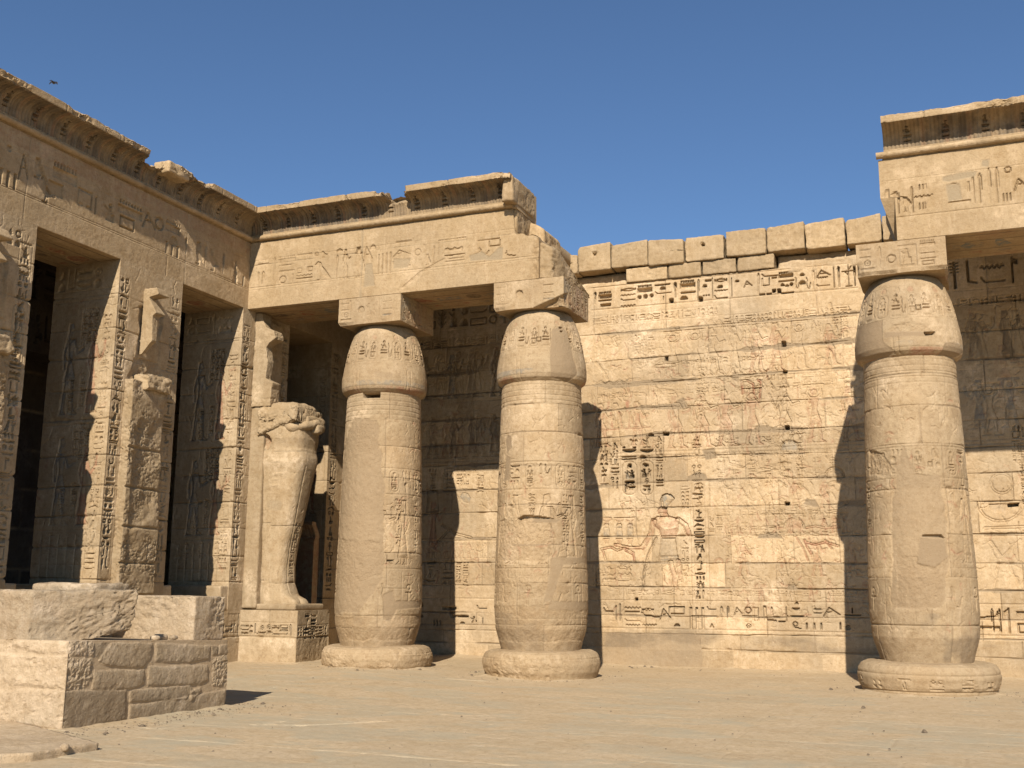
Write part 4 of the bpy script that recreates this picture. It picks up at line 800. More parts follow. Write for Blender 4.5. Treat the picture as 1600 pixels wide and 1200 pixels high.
    for k in range(3): cartouche(a, 1.56+k*.48, 7.1, 1.74+k*.48, 7.58, .03, 70+k); col_text(a, 1.8+k*.48, 1.96+k*.48, 7.58, 7.1, .03, 900+k+i)
    q = a.win(1.5, 2.99, 7.0, 7.7); a.P[q[0]][..., 0] = .35*np.clip(fbm(q[1], q[2], 4, 9, 3)*3, 0, 1); a.P[q[0]][..., 1] = .3*np.clip(fbm(q[1], q[2], 5, 19, 3)*3-.3, 0, 1)
    wear(a, H0a, .4, 53+i, 1.5, .5)
    lowedge = np.clip((7.12-V)/.06, 0, 1)*np.clip(fbm(U, U*0, 3, 50+i, 4)*2+.2, 0, 1); a.H -= .05*lowedge
    if i == 1:  # lower right corner is broken away
        m = np.clip(((U-.9)*.34-(V-7.055))/.05+.5, 0, 1)*(U < 1.75); mm = m*np.clip(1-np.maximum(0, U-1.47)*3.5, 0, 1); a.H -= mm*(.12+.05*fbm(U, V, 9, 4, 4)); a.T[..., 2] = np.maximum(a.T[..., 2], mm)
    if i == 2:
        m = np.clip((.12-U)/.1, 0, 1)*np.clip((7.3-V)/.1, 0, 1); a.H -= .06*m
    def apos(U, V, H):
        x, y, nx, ny = pth.at(U); return x+nx*H, y+ny*H, V
    build('abacus', a, apos, M_COL, T_, closed_u=True, caps=True)
    return T_
column(0, 'left bud column with plaster patches, a square hole under its capital, on a drum base')
column(1, 'middle bud column, gouged at mid height, its abacus corner broken, under the ruined beam end', 1.02)
c3 = column(2, 'large greyish bud column on the right, whole rounded base, carrying the right hand beam', .99)
def copy_thing(o, dx, dy, label):
    r = o.copy(); COL.objects.link(r); r.location = o.location+Vector((dx, dy, 0)); r['label'] = label
    for ch in list(o.children):
        c = ch.copy(); COL.objects.link(c); c.parent = r
    return r
copy_thing(c3, CX[3]-CX[2], 0, 'bud column beyond the right edge of the view, carrying the right hand beam')
# ================================================================== BEAMS WITH CORNICE
PW = YB-YF
arcP = Path([(-PW, ZA), (0, ZA), (0, ZT), (-PW, ZT)], closed=True, blend=.012)
torP = Path([(.03+.07*math.cos(R_(a)), ZT+.06+.06*math.sin(R_(a))) for a in range(-90, 270, 24)], closed=True, blend=.02)
cav = [(-1.1, 9.14), (-.012, 9.14), (.03, 9.27)]+[(.035+.355*(1-math.cos(R_(a)))**1.5, 9.27+.375*math.sin(R_(a))**.9) for a in range(8, 91, 8)]+[(.43, 9.65), (.44, 9.78), (-1.1, 9.78)]
corP = Path(cav, closed=True, blend=.012)
for p_ in (arcP, torP, corP):
    c0 = p_.p[:-1].mean(0); mid = (p_.p[0]+p_.p[1])/2
vA = lambda z: PW+(z-ZA)             # profile coordinate of a height on the beam face
tC = float(corP.t[2]); 
kk = next(i for i, p in enumerate(cav) if abs(p[0]-.43) < 1e-6); tLip0 = float(corP.t[kk]); tLip1 = float(corP.t[kk+1]); tTop = float(corP.t[kk+2])
def vaxis(P, res, coarse_from=None):
    if coarse_from is None: return np.linspace(0, P.L, int(P.L/res)+1)[:-1]
    return axis((0, coarse_from, res), (coarse_from, P.L, .12))[:-1]
def beam(name, kind, u0, u1, seed, mapf, S_, T_, lower0=None, ragged=None, paintsoffit=True):
    """architrave piece; u runs to the right as seen from the court"""
    a = Cv(axis((u0, u1, .02)), vaxis(arcP, .018, PW+1.5), S_); surface(a, seed, .004, .006); return a
def loftpos(P, mapf):
    def pos(U, V, H):
        n, z, nn, nz = P.at(V); return mapf(U, n+nn*H, z+nz*H)
    return pos
mapB = lambda U, n, z: (U, YF-n, z)                    # back portico
mapL = lambda U, n, z: (XL+n, U, z)                    # left colonnade, u = Y
def S_B(x, y): p = hit(x, y, 1, YF); return np.array([p[0], vA(p[2])])
def S_L(x, y): p = hit(x, y, 0, XL); return np.array([p[1], vA(p[2])])
def finish(cv, P, mapf, name, mat, T_):
    return build(name, cv, loftpos(P, mapf), mat, T_, closed_v=True, caps=True)
def soffit(a, u0, u1, seed):
    """painted frieze on the underside: v 0..PW"""
    rd = random.Random(seed)
    for v in (.16, .5, 1.02, 1.36): RL(a, u0, v, u1, v, .012, .006); q = a.win(u0, u1, v-.015, v+.015); a.P[q[0]][..., 3] = .8
    u = u0+.1
    while u < u1-.5:
        k = rd.choice(('owl', 'falcon', 'bar', 'disc', 'eye', 'viper', 'basket', 'scarab')); wd = rd.uniform(.3, .6); gl(a, k, u, .56, u+wd, .98, .01, 'deep', rd.choice((0, 1, 3)), pv=.9); u += wd+.08
        gl(a, rd.choice(('bar', 'disc')), u-.3, .2, u-.1, .45, .006, 'deep', rd.choice((0, 1, 3)), pv=.7)
    q = a.win(u0, u1, 0, PW); a.P[q[0]][..., 0] = np.maximum(a.P[q[0]][..., 0], .3*np.clip(fbm(q[1], q[2], 1.5, seed, 3)*2, 0, 1))
def cornice(T_, mapf, u0, u1, seed, gaps=(), lumps=(), name='cornice'):
    c = Cv(axis((u0, u1, .022)), vaxis(corP, .018, tTop)); surface(c, seed, .006, .008); U, V = c.all()
    # vertical reeding and royal names on the cavetto
    inside = (V > tC+.02) & (V < tLip0-.02)
    c.H -= np.where(inside, .014*(np.cos(U*2*math.pi/.066) > .2), 0)
    stripe = np.floor(U/.075).astype(int) % 5; fade = np.clip(fbm(U, V, 1.2, seed+4, 3)*2+.7, 0, 1)
    c.P[..., 0] = np.where(inside & (stripe == 1), .5*fade, 0); c.P[..., 1] = np.where(inside & ((stripe == 3) | (stripe == 0)), .45*fade, 0)
    c.P[..., 3] = np.where(inside, .6+.4*fade, 0)*(.7+.3*((stripe % 2) == 0))  # alternating dark stripes; whole cavetto darkened in colour to deepen the lip's shade
    u = u0+.35
    while u < u1-.3:
        for n_, a_, b_ in (('disc', .42, .47), ('seated', .3, .4), ('bar', .22, .28), ('bar', .13, .19)): gl(c, n_, u, tC+a_*.9, u+.11, tC+b_*.9, .035)
        u += .63
    # worn lower edge of the cavetto, chipped lip
    q = c.win(u0, u1, tLip0-.03, tLip1+.06); e = np.clip(fbm(q[1], q[1]*0, 1.5, seed+8, 5, .6)*1.8+.1, 0, 1); low = np.clip(1-(q[2]-tLip0)/.09, 0, 1); c.H[q[0]] -= (.035+.09*low)*e*np.abs(fbm(q[1], q[2], 5, seed+9, 5, .6))*2.6
    q = c.win(u0, u1, tLip1-.05, tLip1+.25); c.H[q[0]] -= np.exp(-((q[2]-tLip1-.05)/.09)**2)*np.clip(fbm(q[1], q[1]*0, 2.3, seed+28, 5, .65)*2.2, 0, 1)*.06; c.P[..., 3] = np.where((V < tC) & (V > tC-.1), .5, c.P[..., 3])
    x = u0+.7; rd = random.Random(seed)
    while x < u1: joint_v(c, x, tC, tTop+.05, .02, rd.randrange(99), .004); x += rd.uniform(.8, 1.4)
    def clampmap(U, n, z):
        for g0, g1, nl, zl_, rg in gaps:
            k = (U > g0+.05*vn(n, z, 7, 3)) & (U < g1+.05*vn(n, z, 6, 5)); j = rg*vn(U, z, 7, 11)+rg*.6*vn(U, z, 19, 13); n = np.where(k & (n > nl+j), nl+j+(n-nl-j)*.03, n); j2 = rg*.6*vn(U, n, 6, 12)+rg*.4*vn(U, n, 15, 14); z = np.where(k & (z > zl_+j2), zl_+j2+(z-zl_-j2)*.03, z)
        return mapf(U, n, z)
    for g0, g1, dp, vfrom in ():
        q = c.win(g0-.25, g1+.25, 0, corP.L); k = 1/(1+np.exp(-(q[1]-g0)/.03))*1/(1+np.exp((q[1]-g1)/.03)); k = np.clip(k+.25*fbm(q[1], q[2], 4, seed, 3)*(k > .05)*(k < .95), 0, 1)
        r = np.clip((q[2]-vfrom)/.18, 0, 1)*(q[2] < tTop+.02); c.H[q[0]] -= k*r*(dp+.05*fbm(q[1], q[2], 8, seed+2, 4)); c.T[q[0]][..., 2] = np.maximum(c.T[q[0]][..., 2], k*r)
        tp = np.clip((q[2]-tTop+.05)/.1, 0, 1)*k; c.H[q[0]] -= tp*.12
    # rough broken end faces
    return finish(c, corP, clampmap, name, M_ARC, T_)
def torus(T_, mapf, u0, u1, seed):
    t = Cv(axis((u0, u1, .03)), vaxis(torP, .025)); surface(t, seed, .01, .01); U, V = t.all(); k = (U % 1.4) < .06; t.H -= .004*((U+V*.6) % .3 < .03)
    t.P[..., 3] = .35*np.clip(fbm(U, V, 1, seed, 3)*2, 0, 1); return finish(t, torP, mapf, 'torus_moulding', M_ARC, T_)
# --- back portico, left part
TB = thing('broken_entablature', (-11, YF, ZA), 'sunlit carved beam and cornice over the left bay, broken off at its right end', 'stone beam', 'beams round the court')
a = Cv(axis((XL-1.3, XL-.1, .1), (XL-.1, -7.46, .018)), vaxis(arcP, .018, PW+1.5), S_B); a.df = .55; surface(a, 401, .004, .006); U, V = a.all()
H0b = a.H.copy(); soffit(a, -14.2, -7.4, 5)
for y0, y1 in ((350, 340),): pass
RL(a, XL, vA(8.10), -7.3, vA(8.10), .01, .014); RL(a, XL, vA(8.72), -8.0, vA(8.72), .008, .008); RL(a, XL, vA(8.05), -7.3, vA(8.05), .008, .006)
joint_h(a, [(XL, vA(8.6)), (-10.4, vA(8.62)), (-7.2, vA(8.6))], gd=.012, mortar=.004, seed=8, chips=.3)
joint_v(a, S_B(563, 420)[0], vA(ZA), vA(ZT), .014, 7, .02)
AB = [('bar', 401, 410, 418, 413), ('reed', 400, 424, 404, 441), ('cane', 404, 424, 414, 442), ('cane', 422, 402, 431, 436), ('mn', 434, 399, 460, 409), ('lens', 434, 411, 458, 416), ('bar', 434, 421, 459, 424), ('ring', 433, 430, 447, 443), ('stroke', 453, 427, 458, 442),
      ('bar', 463, 394, 486, 399), ('sun', 489, 393, 497, 400), ('quail', 499, 391, 511, 401), ('stool', 462, 418, 470, 427), ('stool', 478, 415, 487, 424), ('water', 461, 427, 486, 432), ('bar', 461, 432, 486, 436), ('falcon', 487, 407, 516, 436), ('loaf', 524, 387, 534, 393),
      ('reed', 522, 397, 528, 434), ('man', 530, 388, 546, 435), ('owl', 548, 384, 570, 432), ('throne', 552, 386, 566, 396), ('hoe', 566, 384, 580, 410), ('loaf', 576, 380, 586, 390), ('stroke', 588, 396, 592, 428), ('stroke', 594, 395, 598, 428), ('stroke', 600, 394, 605, 427), ('stroke', 606, 393, 611, 426),
      ('hoe', 613, 389, 640, 400), ('sled', 613, 404, 639, 420), ('ring', 646, 387, 657, 399), ('bar', 617, 374, 642, 378), ('owl', 662, 396, 672, 412), ('reed', 673, 382, 680, 410), ('stroke', 682, 374, 686, 398), ('water', 686, 370, 727, 374), ('hills', 694, 384, 722, 390), ('bar', 693, 395, 726, 399), ('bar', 697, 401, 723, 404), ('bar', 694, 405, 726, 408),
      ('cobra', 744, 384, 764, 400), ('ka', 763, 374, 782, 384), ('bar', 746, 371, 780, 374), ('viper', 790, 390, 805, 402)]
for t_ in AB: G(a, *t_[:5], .035)
wear(a, H0b, .5, 12); patch_px(a, [(570, 412), (580, 410), (584, 445), (566, 448)], 3, .02, .006, .8); patch_px(a, [(732, 398), (752, 392), (764, 400), (780, 384), (786, 385), (784, 404), (735, 406)], 5, .02, .012); patch_px(a, [(613, 403), (640, 403), (636, 417), (614, 418)], 7, .015, .008, .7)
PX(a, [('l', 1.5, [(628, 448), (655, 425), (690, 405), (705, 398)])], .02)
# upper course stops short, lower course runs on with a ragged end
m = np.clip((U+7.98+.05*fbm(V, U*0, 5, 3, 4))/.04, 0, 1)*np.clip((V-vA(8.58)-.03*fbm(U, V, 4, 5, 3))/.03, 0, 1)*(V < PW+1.6)
zdrop = np.clip((U+7.98)/.76, 0, 1)
q_ = np.clip((V-vA(8.6-.55*zdrop**1.5))/.05, 0, 1)*(U > -7.98)*(V < PW+1.55)
endf = np.clip((U+7.66)/.12, 0, 1)*(V > PW-.05)*(V < PW+1.5); a.H -= endf*np.abs(fbm(U, V, 7, 6, 4))*.05; a.T[..., 2] = np.maximum(a.T[..., 2], endf)
def mapRag(U, n, z):
    lim = np.interp(U, [-30, -8.02, -7.96, -7.75, -7.5, -7.2], [9.16, 9.16, 8.62, 8.55, 8.5, 8.25]); lim = lim+np.where(U > -7.97, .03*vn(U, n, 9, 4), 0)
    return U, YF-n, np.where(z > lim, lim+(z-lim)*.02, z)
build('architrave', a, loftpos(arcP, mapRag), M_ARC, TB, closed_v=True, caps=True)
torus(TB, mapB, XL-.05, -7.99, 410)
cornice(TB, mapB, XL-.05, -7.93, 411, gaps=((-10.78, -10.32, .07, 9.66, .05), (-10.92, -10.78, .36, 9.72, .08), (-10.32, -10.26, .36, 9.7, .08), (-8.05, -7.8, .38, 9.74, .06)))
def hackend(name, lo, hi, seed, T_, **k): return rock(name, lo, hi, M_PLT if k.pop('dark', False) else M_ARC, T_, res=.03, amp=.03, rad=.05, cuts=k.pop('cuts', 2), seed=seed, hack=k.pop('hack', .05), f=4, **k)
hackend('broken_end', (-8.15, YF-.3, 9.2), (-7.9, YF+.95, 9.76), 21, TB)
hackend('broken_end', (-8.2, YF+.03, 8.62), (-7.94, YB, 9.18), 22, TB)
# loose core stones behind the broken end
wpd = lambda q: np.stack([q[:, 0]+(q[:, 1]-YB)*.15, q[:, 1], q[:, 2]-(np.clip(q[:, 1]-19.9, 0, 3)*.45+np.clip(q[:, 0]+7.3, 0, 2)*.5)*np.clip((q[:, 2]-7.63)/.8, 0, 1)], 1)
tag(rock('broken_core_stone', (-7.9, YF+.1, 7.63), (-7.0, YB+.25, 8.46), M_ARC, None, res=.03, amp=.05, rad=.08, cuts=7, seed=31, hack=.1, f=3, warp=wpd), 'rough broken core stone lying on the abacus where the beam ends', 'stone block')
tag(rock('broken_core_stone', (-8.4, YF+.75, 8.45), (-7.62, YB+.3, 9.15), M_ARC, None, res=.03, amp=.05, rad=.06, cuts=6, seed=33, hack=.06, f=3, warp=lambda q: np.stack([q[:, 0], q[:, 1], q[:, 2]-np.clip(q[:, 0]+8.0, 0, 2)*.6], 1)), 'smaller broken stone against the sky behind the ruined beam end', 'stone block')
# --- right part
TR = thing('right_entablature', (.5, YF, ZA), 'sunlit beam with cornice at the upper right, cleanly cut at its left end', 'stone beam', 'beams round the court')
a = Cv(axis((-.79, 1.6, .018), (1.6, 5, .05)), vaxis(arcP, .018, PW+1.5), S_B); a.df = .7; surface(a, 421, .004, .006); H0b = a.H.copy(); soffit(a, 0, 5, 9)
AB = [('cane', 1400, 294, 1407, 333), ('quail', 1405, 296, 1424, 330), ('reed', 1422, 292, 1428, 332), ('tri', 1434, 288, 1446, 296), ('water', 1428, 304, 1456, 310), ('tri', 1435, 317, 1446, 327), ('loaf', 1481, 286, 1494, 293), ('bar', 1480, 314, 1514, 318), ('stroke', 1507, 285, 1514, 300), ('reed', 1515, 275, 1521, 318), ('cane', 1520, 273, 1536, 318), ('cane', 1538, 264, 1547, 318), ('cane', 1550, 263, 1559, 318), ('tri', 1563, 303, 1576, 316), ('ring', 1564, 262, 1576, 272), ('hoe', 1580, 280, 1600, 300)]
for t_ in AB: G(a, *t_[:5], .035)
row_text(a, 1.35, 4.8, vA(8.15), vA(8.66), .035, 61)
RL(a, -.78, vA(8.05), 5, vA(8.05), .01, .012); RL(a, -.78, vA(8.74), 5, vA(8.72), .008, .008)
wear(a, H0b, .55, 13); patch_px(a, [(1476, 290), (1496, 288), (1500, 312), (1480, 315)], 3, .015, .01); patch_px(a, [(1470, 278), (1492, 271), (1525, 268), (1520, 276), (1480, 286), (1470, 284)], 4, .02, .008); patch_px(a, [(1530, 252), (1542, 250), (1541, 262), (1530, 262)], 5, .01, .006)
mapR = lambda U, n, z: (np.where((z > 8.42) & (U < -.5), U-.24*np.clip((-.5-U)/.29, 0, 1), U), YF-n, z)
build('architrave', a, loftpos(arcP, mapR), M_ARC, TR, closed_v=True, caps=True)
torus(TR, mapB, -1.06, 5, 430); cornice(TR, mapB, -.93, 5, 431)
# --- left colonnade
TLb = thing('left_entablature', (XL, 14, ZA), 'long shaded beam and painted cornice running along the left colonnade, its lip partly lost', 'stone beam', 'beams round the court')
a = Cv(axis((6.5, 11.5, .06), (11.5, YF+.02, .018), (YF+.02, YW-.02, .05)), vaxis(arcP, .018, PW+1.5), S_L); a.df = 1.0; surface(a, 441, .004, .006); H0b = a.H.copy(); soffit(a, 8, 19.4, 13)
RL(a, 6.6, vA(8.11), YF, vA(8.11), .01, .014); RL(a, 6.6, vA(8.07), YF, vA(8.07), .008, .01); RL(a, 6.6, vA(8.74), YF, vA(8.74), .008, .01)
z1 = lambda x, y: (x/2.857, 80+y/2.857)
AB = [('disc', 45, 425, 70, 455), ('hoe', 100, 460, 140, 600), ('owl', 150, 480, 215, 570), ('mn', 245, 515, 355, 590), ('tri', 10, 540, 90, 610), ('bar', 225, 560, 290, 680), ('quail', 180, 560, 260, 680), ('house', 355, 620, 415, 700), ('stroke', 425, 650, 440, 730), ('seated', 470, 680, 520, 760), ('mn', 530, 680, 640, 740), ('pool', 540, 740, 600, 800), ('ring', 690, 740, 735, 800), ('hoe', 640, 720, 695, 800), ('mn', 740, 760, 805, 810), ('loaf', 755, 820, 795, 870), ('tri', 735, 860, 800, 910), ('reed', 820, 830, 840, 900), ('owl', 860, 850, 910, 950), ('reed', 905, 860, 925, 960), ('quail', 925, 880, 975, 980), ('triangle', 1030, 930, 1065, 1040), ('stroke', 1075, 1000, 1090, 1045), ('reed', 985, 900, 1005, 990)]
for t_ in AB: A_, B_ = z1(t_[1], t_[2]), z1(t_[3], t_[4]); G(a, t_[0], *A_, *B_, .035, flip=False)
row_text(a, 7, 12.2, vA(8.16), vA(8.66), .035, 71)
joint_v(a, 16.8, vA(ZA), vA(8.3), .02, 3, .004); joint_v(a, 17.35, vA(ZA), vA(ZT), .012, 4, .01); joint_v(a, 13.2, vA(ZA), vA(ZT), .012, 5, .01)
wear(a, H0b, .55, 14); q = a.win(11, YF+1, vA(8.85), vA(ZT)); a.P[q[0]][..., 0] = .2
U, V = a.all()
# u = Y grows away from the viewer: flip winding through a mirrored map
build('architrave', a, loftpos(arcP, mapL), M_ARC, TLb, closed_v=True, caps=True)
torus(TLb, mapL, 6.5, YF+.1, 450)
cornice(TLb, mapL, 6.5, YF+.3, 451, gaps=((15.68, 16.2, .2, 9.58, .07), (16.2, 16.5, .34, 9.7, .1), (16.9, 17.5, .38, 9.72, .08)))
hackend('lip_fragment', (XL+.02, 16.2, 9.55), (XL+.41, 16.85, 9.8), 44, TLb, hack=.03, cuts=7)
# ================================================================== ROOFS
def roof(name, lo, hi, T_): return rock(name, lo, hi, M_ARC, T_, res=.25, amp=.01, rad=.02, cuts=0, seed=9)
roof('roof_slab', (XL, YB-.9, ZT+.03), (-8.3, YW+.7, 9.5), TB)
roof('roof_slab', (-1.0, YB-.9, ZT+.03), (5, YW+.7, 9.5), TR)
roof('roof_slab', (-20.5, 6.5, ZT+.03), (XL-.6, YW+.7, 9.5), TLb)
# ================================================================== LEFT PORTICO
TT = thing('raised_terrace', (-17, 13, 0), 'raised stone floor under the left colonnade with a carved edge, behind the low wall', 'terrace')
f = Cv(axis((6.5, 17, .1), (17, 21.2, .02)), axis((-.1, 1.175, .02)), lambda x, y: (lambda p: np.array([p[1], p[2]]))(hit(x, y, 0, XL+.0)))
surface(f, 501, .008, .01); courses(f, [-.1, .62, 1.175], 5, .5, .9); row_text(f, 6.8, 19.75, .72, .9, .03, 5)
q = f.win(18.8, 19.9, .62, 1.175); f.H[q[0]] -= .02*np.abs(fbm(q[1], q[2], 6, 4, 4))
build('terrace_front', f, lambda U, V, H: (XL+H, U, V), M_PIL, TT, skirt=.3)
rock('terrace_floor', (-20.5, 6.5, -.1), (XL-.25, YW-.02, 1.17), M_PIL, TT, res=.4, amp=.004, rad=.02, cuts=0, seed=5)
# ---- pillars
def box_map(pth):
    def pos(U, V, H):
        x, y, nx, ny = pth.at(U); return x+nx*H, y+ny*H, V
    return pos
def shadow_relief(a, u0, u1, seed, figs=True):
    """jamb decoration: registers with two figures and text"""
    rd = random.Random(seed)
    for z in (2.0, 2.62, 4.55, 6.9, 7.1): RL(a, u0, z, u1, z, .014, .014)
    clutter(a, u0, 1.8, u1, 7, 90, seed); row_text(a, u0+.05, u1-.05, 7.12, 7.55, .025, seed)
    for zb, hh in ((4.75, 1.75), (2.72, 1.6)):
        gl(a, 'man', u0+.15, zb, u0+.8, zb+hh, .03, 'sunk', 1, False, .6); gl(a, 'robed', u1-.68, zb, u1-.08, zb+hh*.9, .03, 'sunk', 0, False, .6)
        for k in range(3): col_text(a, u0+.72+k*.13, u0+.82+k*.13, zb+hh+.25, zb+hh*.72, .03, seed+k, paint=3 if k == 1 else None)
        col_text(a, u0+.78, u0+.88, zb+.75, zb+.05, .03, seed+8); col_text(a, u0+.5, u0+.6, zb+.7, zb, .03, seed+9)
    for k in range(7): gl(a, 'djed' if k % 2 else 'was', u0+.1+k*.2, 1.75, u0+.24+k*.2, 2.55, .02)
def pillar(y0, y1, label, seed, kind):
    T_ = thing('square_pillar', (XL-.8, (y0+y1)/2, 1.17), label, 'stone pillar', 'square pillars of the left colonnade')
    # perimeter: far corner of the near jamb -> front -> far jamb -> back ; u=0 at the back of the near jamb
    D = 1.56; pth = Path([(XL-D, y0), (XL, y0), (XL, y1), (XL-D, y1)], closed=True, blend=.035)
    wd = y1-y0; a = Cv(axis((0, D, .016), (D, D+wd, .016), (D+wd, 2*D+wd, .06), (2*D+wd, pth.L, .2))[:-1], axis((1.1, 7.66, .018)))
    surface(a, seed, .005, .008)
    zz = [1.1, 1.72, 2.3, 2.85, 3.4, 4.0, 4.6, 5.2, 5.75, 6.3, 6.95, 7.66]; rd = random.Random(seed)
    for k in range(len(zz)-1):
        for (b, c) in ((0, D*.5), (D*.5, D), (D, D+wd*.5), (D+wd*.5, D+wd)): tone_block(a, b, c, zz[k], zz[k+1], .5+rd.uniform(-.18, .18))
    for k, z in enumerate(zz[1:-1]): joint_h(a, [(0, z+rd.uniform(-.06, .06)), (pth.L, z+rd.uniform(-.06, .06))], gd=.028, mortar=.012, seed=seed*3+k, chips=.55)
    H0p = a.H.copy(); shadow_relief(a, .04, D-.1, seed); clutter(a, D, 1.8, D+wd, 7.5, 60, seed+1)
    for (x0, x1) in ((D-.3, D-.1),): col_text(a, x0, x1, 6.6, 1.9, .02, seed+3)
    # front: text columns either side of where the statue stood
    col_text(a, D+.06, D+.27, 7.3, 1.75, .055, seed+1, lines=True)
    col_text(a, D+wd-.3, D+wd-.08, 7.3, 1.8, .045, seed+2, lines=True)
    if kind == 1: cartouche(a, D+wd-.34, 5.2, D+wd-.1, 6.2, .04, 5); gl(a, 'cane', D+.5, 7.05, D+.65, 7.5, .04); row_text(a, D+wd-.6, D+wd-.05, 7.15, 7.45, .04, 6, lines=False)
    wear(a, H0p, .4, seed % 50, 1.5)
    if kind in (1, 2): # scar of the lost statue's head and crown
        q = a.win(D+.38, D+wd-.28, 5.3, 7.15); U, V = q[1], q[2]; d = np.maximum(np.abs(U-(D+wd*.52))-.33-.12*fbm(V, U*0, 2, seed, 3), np.maximum(5.45-V, V-6.95+.3*np.abs(U-D-wd*.5))); m = np.clip(.5-d/.05, 0, 1); a.H[q[0]] = a.H[q[0]]*(1-m); a.H[q[0]] -= m*(.05+.02*fbm(U, V, 4, seed, 4)); 
        q = a.win(D+.3, D+wd-.1, 5.2, 5.9); d = np.hypot((q[1]-D-wd*.5)/1.1, (q[2]-5.6)*1.2)-.42+.15*fbm(q[1], q[2], 4, seed+5, 4); rough(a, q, np.clip(.5-d/.05, 0, 1), .03, seed+4)
    build('shaft', a, box_map(pth), M_PIL, T_, closed_u=True, caps=True)
    for yy0, yy1 in (((y0-.25, y1+.25)),):
        rock('plinth', (XL-1.75, yy0, 1.17), (XL-.012, yy1, 1.665), M_PIL, T_, res=.035, amp=.012, rad=.02, cuts=0, seed=seed, hack=.012)
    if kind in (1, 2):
        # stump of the statue's body and the back slab above
        sy0, sy1 = y0+.34, y0+1.30
        wp = lambda q: np.stack([q[:, 0]-(q[:, 0] > XL+.02)*(sum(.05*np.exp(-((q[:, 2]-zj)/.018)**2) for zj in (2.05, 2.7, 3.42, 4.15))+.07*np.clip(fbm3(q, 1.3, seed+40, 3)*3-.2, 0, 1)*(q[:, 1] > sy0+.14)), q[:, 1], q[:, 2]], 1)
        rock('statue_stump', (XL-.05, sy0, 1.5), (XL+.2, sy1, 5.42), M_PIL, T_, res=.018, amp=.02, rad=.015, cuts=0, seed=seed+2, hack=.085, f=5.5, warp=wp, clip=.04)
        rock('broken_top', (XL-.05, sy0+.25, 5.25), (XL+.3, sy1+.02, 5.58), M_PIL, T_, res=.025, amp=.05, rad=.06, cuts=6, seed=seed+3, hack=.08, f=4, clip=.2)
        zk, pk, wk = [5.95, 6.12, 6.2, 6.68, 6.74, 7.0, 7.06, 7.1, 7.24], [.05, .2, .28, .25, .33, .17, .14, .36, .3], [.05, .1, .13, .17, .3, .14, .14, .34, .26]
        rock('back_slab', (XL, sy0+.33, 5.95), (XL+.3, sy0+.6, 7.24), M_PIL, T_, res=.018, amp=.012, rad=.012, cuts=0, seed=seed+4, hack=.025, f=5, warp=lambda q: np.stack([np.where(q[:, 0] > XL, XL+(q[:, 0]-XL)/.3*np.interp(q[:, 2], zk, pk), q[:, 0]-.04), sy0+.33+(q[:, 1]-sy0-.33)/.27*np.interp(q[:, 2], zk, wk), q[:, 2]], 1))
    if kind == 3:
        sy0, sy1 = y0+.45, y0+1.5
        zk, pk, wk = [5.5, 5.9, 6.02, 6.12, 6.5, 6.82, 6.92, 7.0, 7.18, 7.26, 7.4, 7.62], [.5, .5, .54, .34, .38, .32, .4, .55, .5, .3, .22, .16], [.34, .3, .32, .2, .24, .22, .26, .36, .34, .22, .3, .4]
        rock('back_slab', (XL, sy0, 5.5), (XL+.3, sy0+.3, 7.62), M_PIL, T_, res=.018, amp=.015, rad=.012, cuts=0, seed=seed+10, hack=.03, f=5, warp=lambda q: np.stack([np.where(q[:, 0] > XL, XL+(q[:, 0]-XL)/.3*np.interp(q[:, 2], zk, pk), q[:, 0]-.04), sy0+(q[:, 1]-sy0)/.3*np.interp(q[:, 2], zk, wk), q[:, 2]], 1))
        rock('back_slab', (XL-.04, sy0+.2, 5.5), (XL+.12, sy1-.1, 7.5), M_PIL, T_, res=.03, amp=.03, rad=.03, cuts=4, seed=seed+14, hack=.04)
    return T_
p1 = pillar(11.71, 13.51, 'leftmost square pillar cut by the picture edge, with a long cartouche at its edge', 520, 1)
pillar(15.53, 17.32, 'square pillar in the middle of the left colonnade with a rough stump of a lost statue', 560, 2)
pillar(19.35, 21.15, 'corner pillar of the colonnade, directly behind the headless statue', 600, 3)
copy_thing(p1, 0, -3.82, 'square pillar outside the left edge of the view')
# ---- portico rear wall, inner pillars, corner anta and screen
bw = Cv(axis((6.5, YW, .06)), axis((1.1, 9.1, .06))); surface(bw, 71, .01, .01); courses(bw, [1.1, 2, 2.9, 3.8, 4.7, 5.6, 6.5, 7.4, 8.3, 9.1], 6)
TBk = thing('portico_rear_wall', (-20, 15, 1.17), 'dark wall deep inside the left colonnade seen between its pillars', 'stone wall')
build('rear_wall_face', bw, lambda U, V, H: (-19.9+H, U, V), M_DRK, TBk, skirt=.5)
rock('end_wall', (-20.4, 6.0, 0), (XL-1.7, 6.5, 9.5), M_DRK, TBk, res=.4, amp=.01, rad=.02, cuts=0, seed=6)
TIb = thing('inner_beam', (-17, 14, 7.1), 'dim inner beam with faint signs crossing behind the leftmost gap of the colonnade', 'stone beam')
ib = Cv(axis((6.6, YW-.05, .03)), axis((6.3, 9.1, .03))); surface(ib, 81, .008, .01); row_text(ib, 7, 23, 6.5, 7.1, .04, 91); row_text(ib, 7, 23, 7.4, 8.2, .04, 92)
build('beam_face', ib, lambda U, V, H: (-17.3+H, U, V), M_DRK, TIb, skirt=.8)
pi_ = None
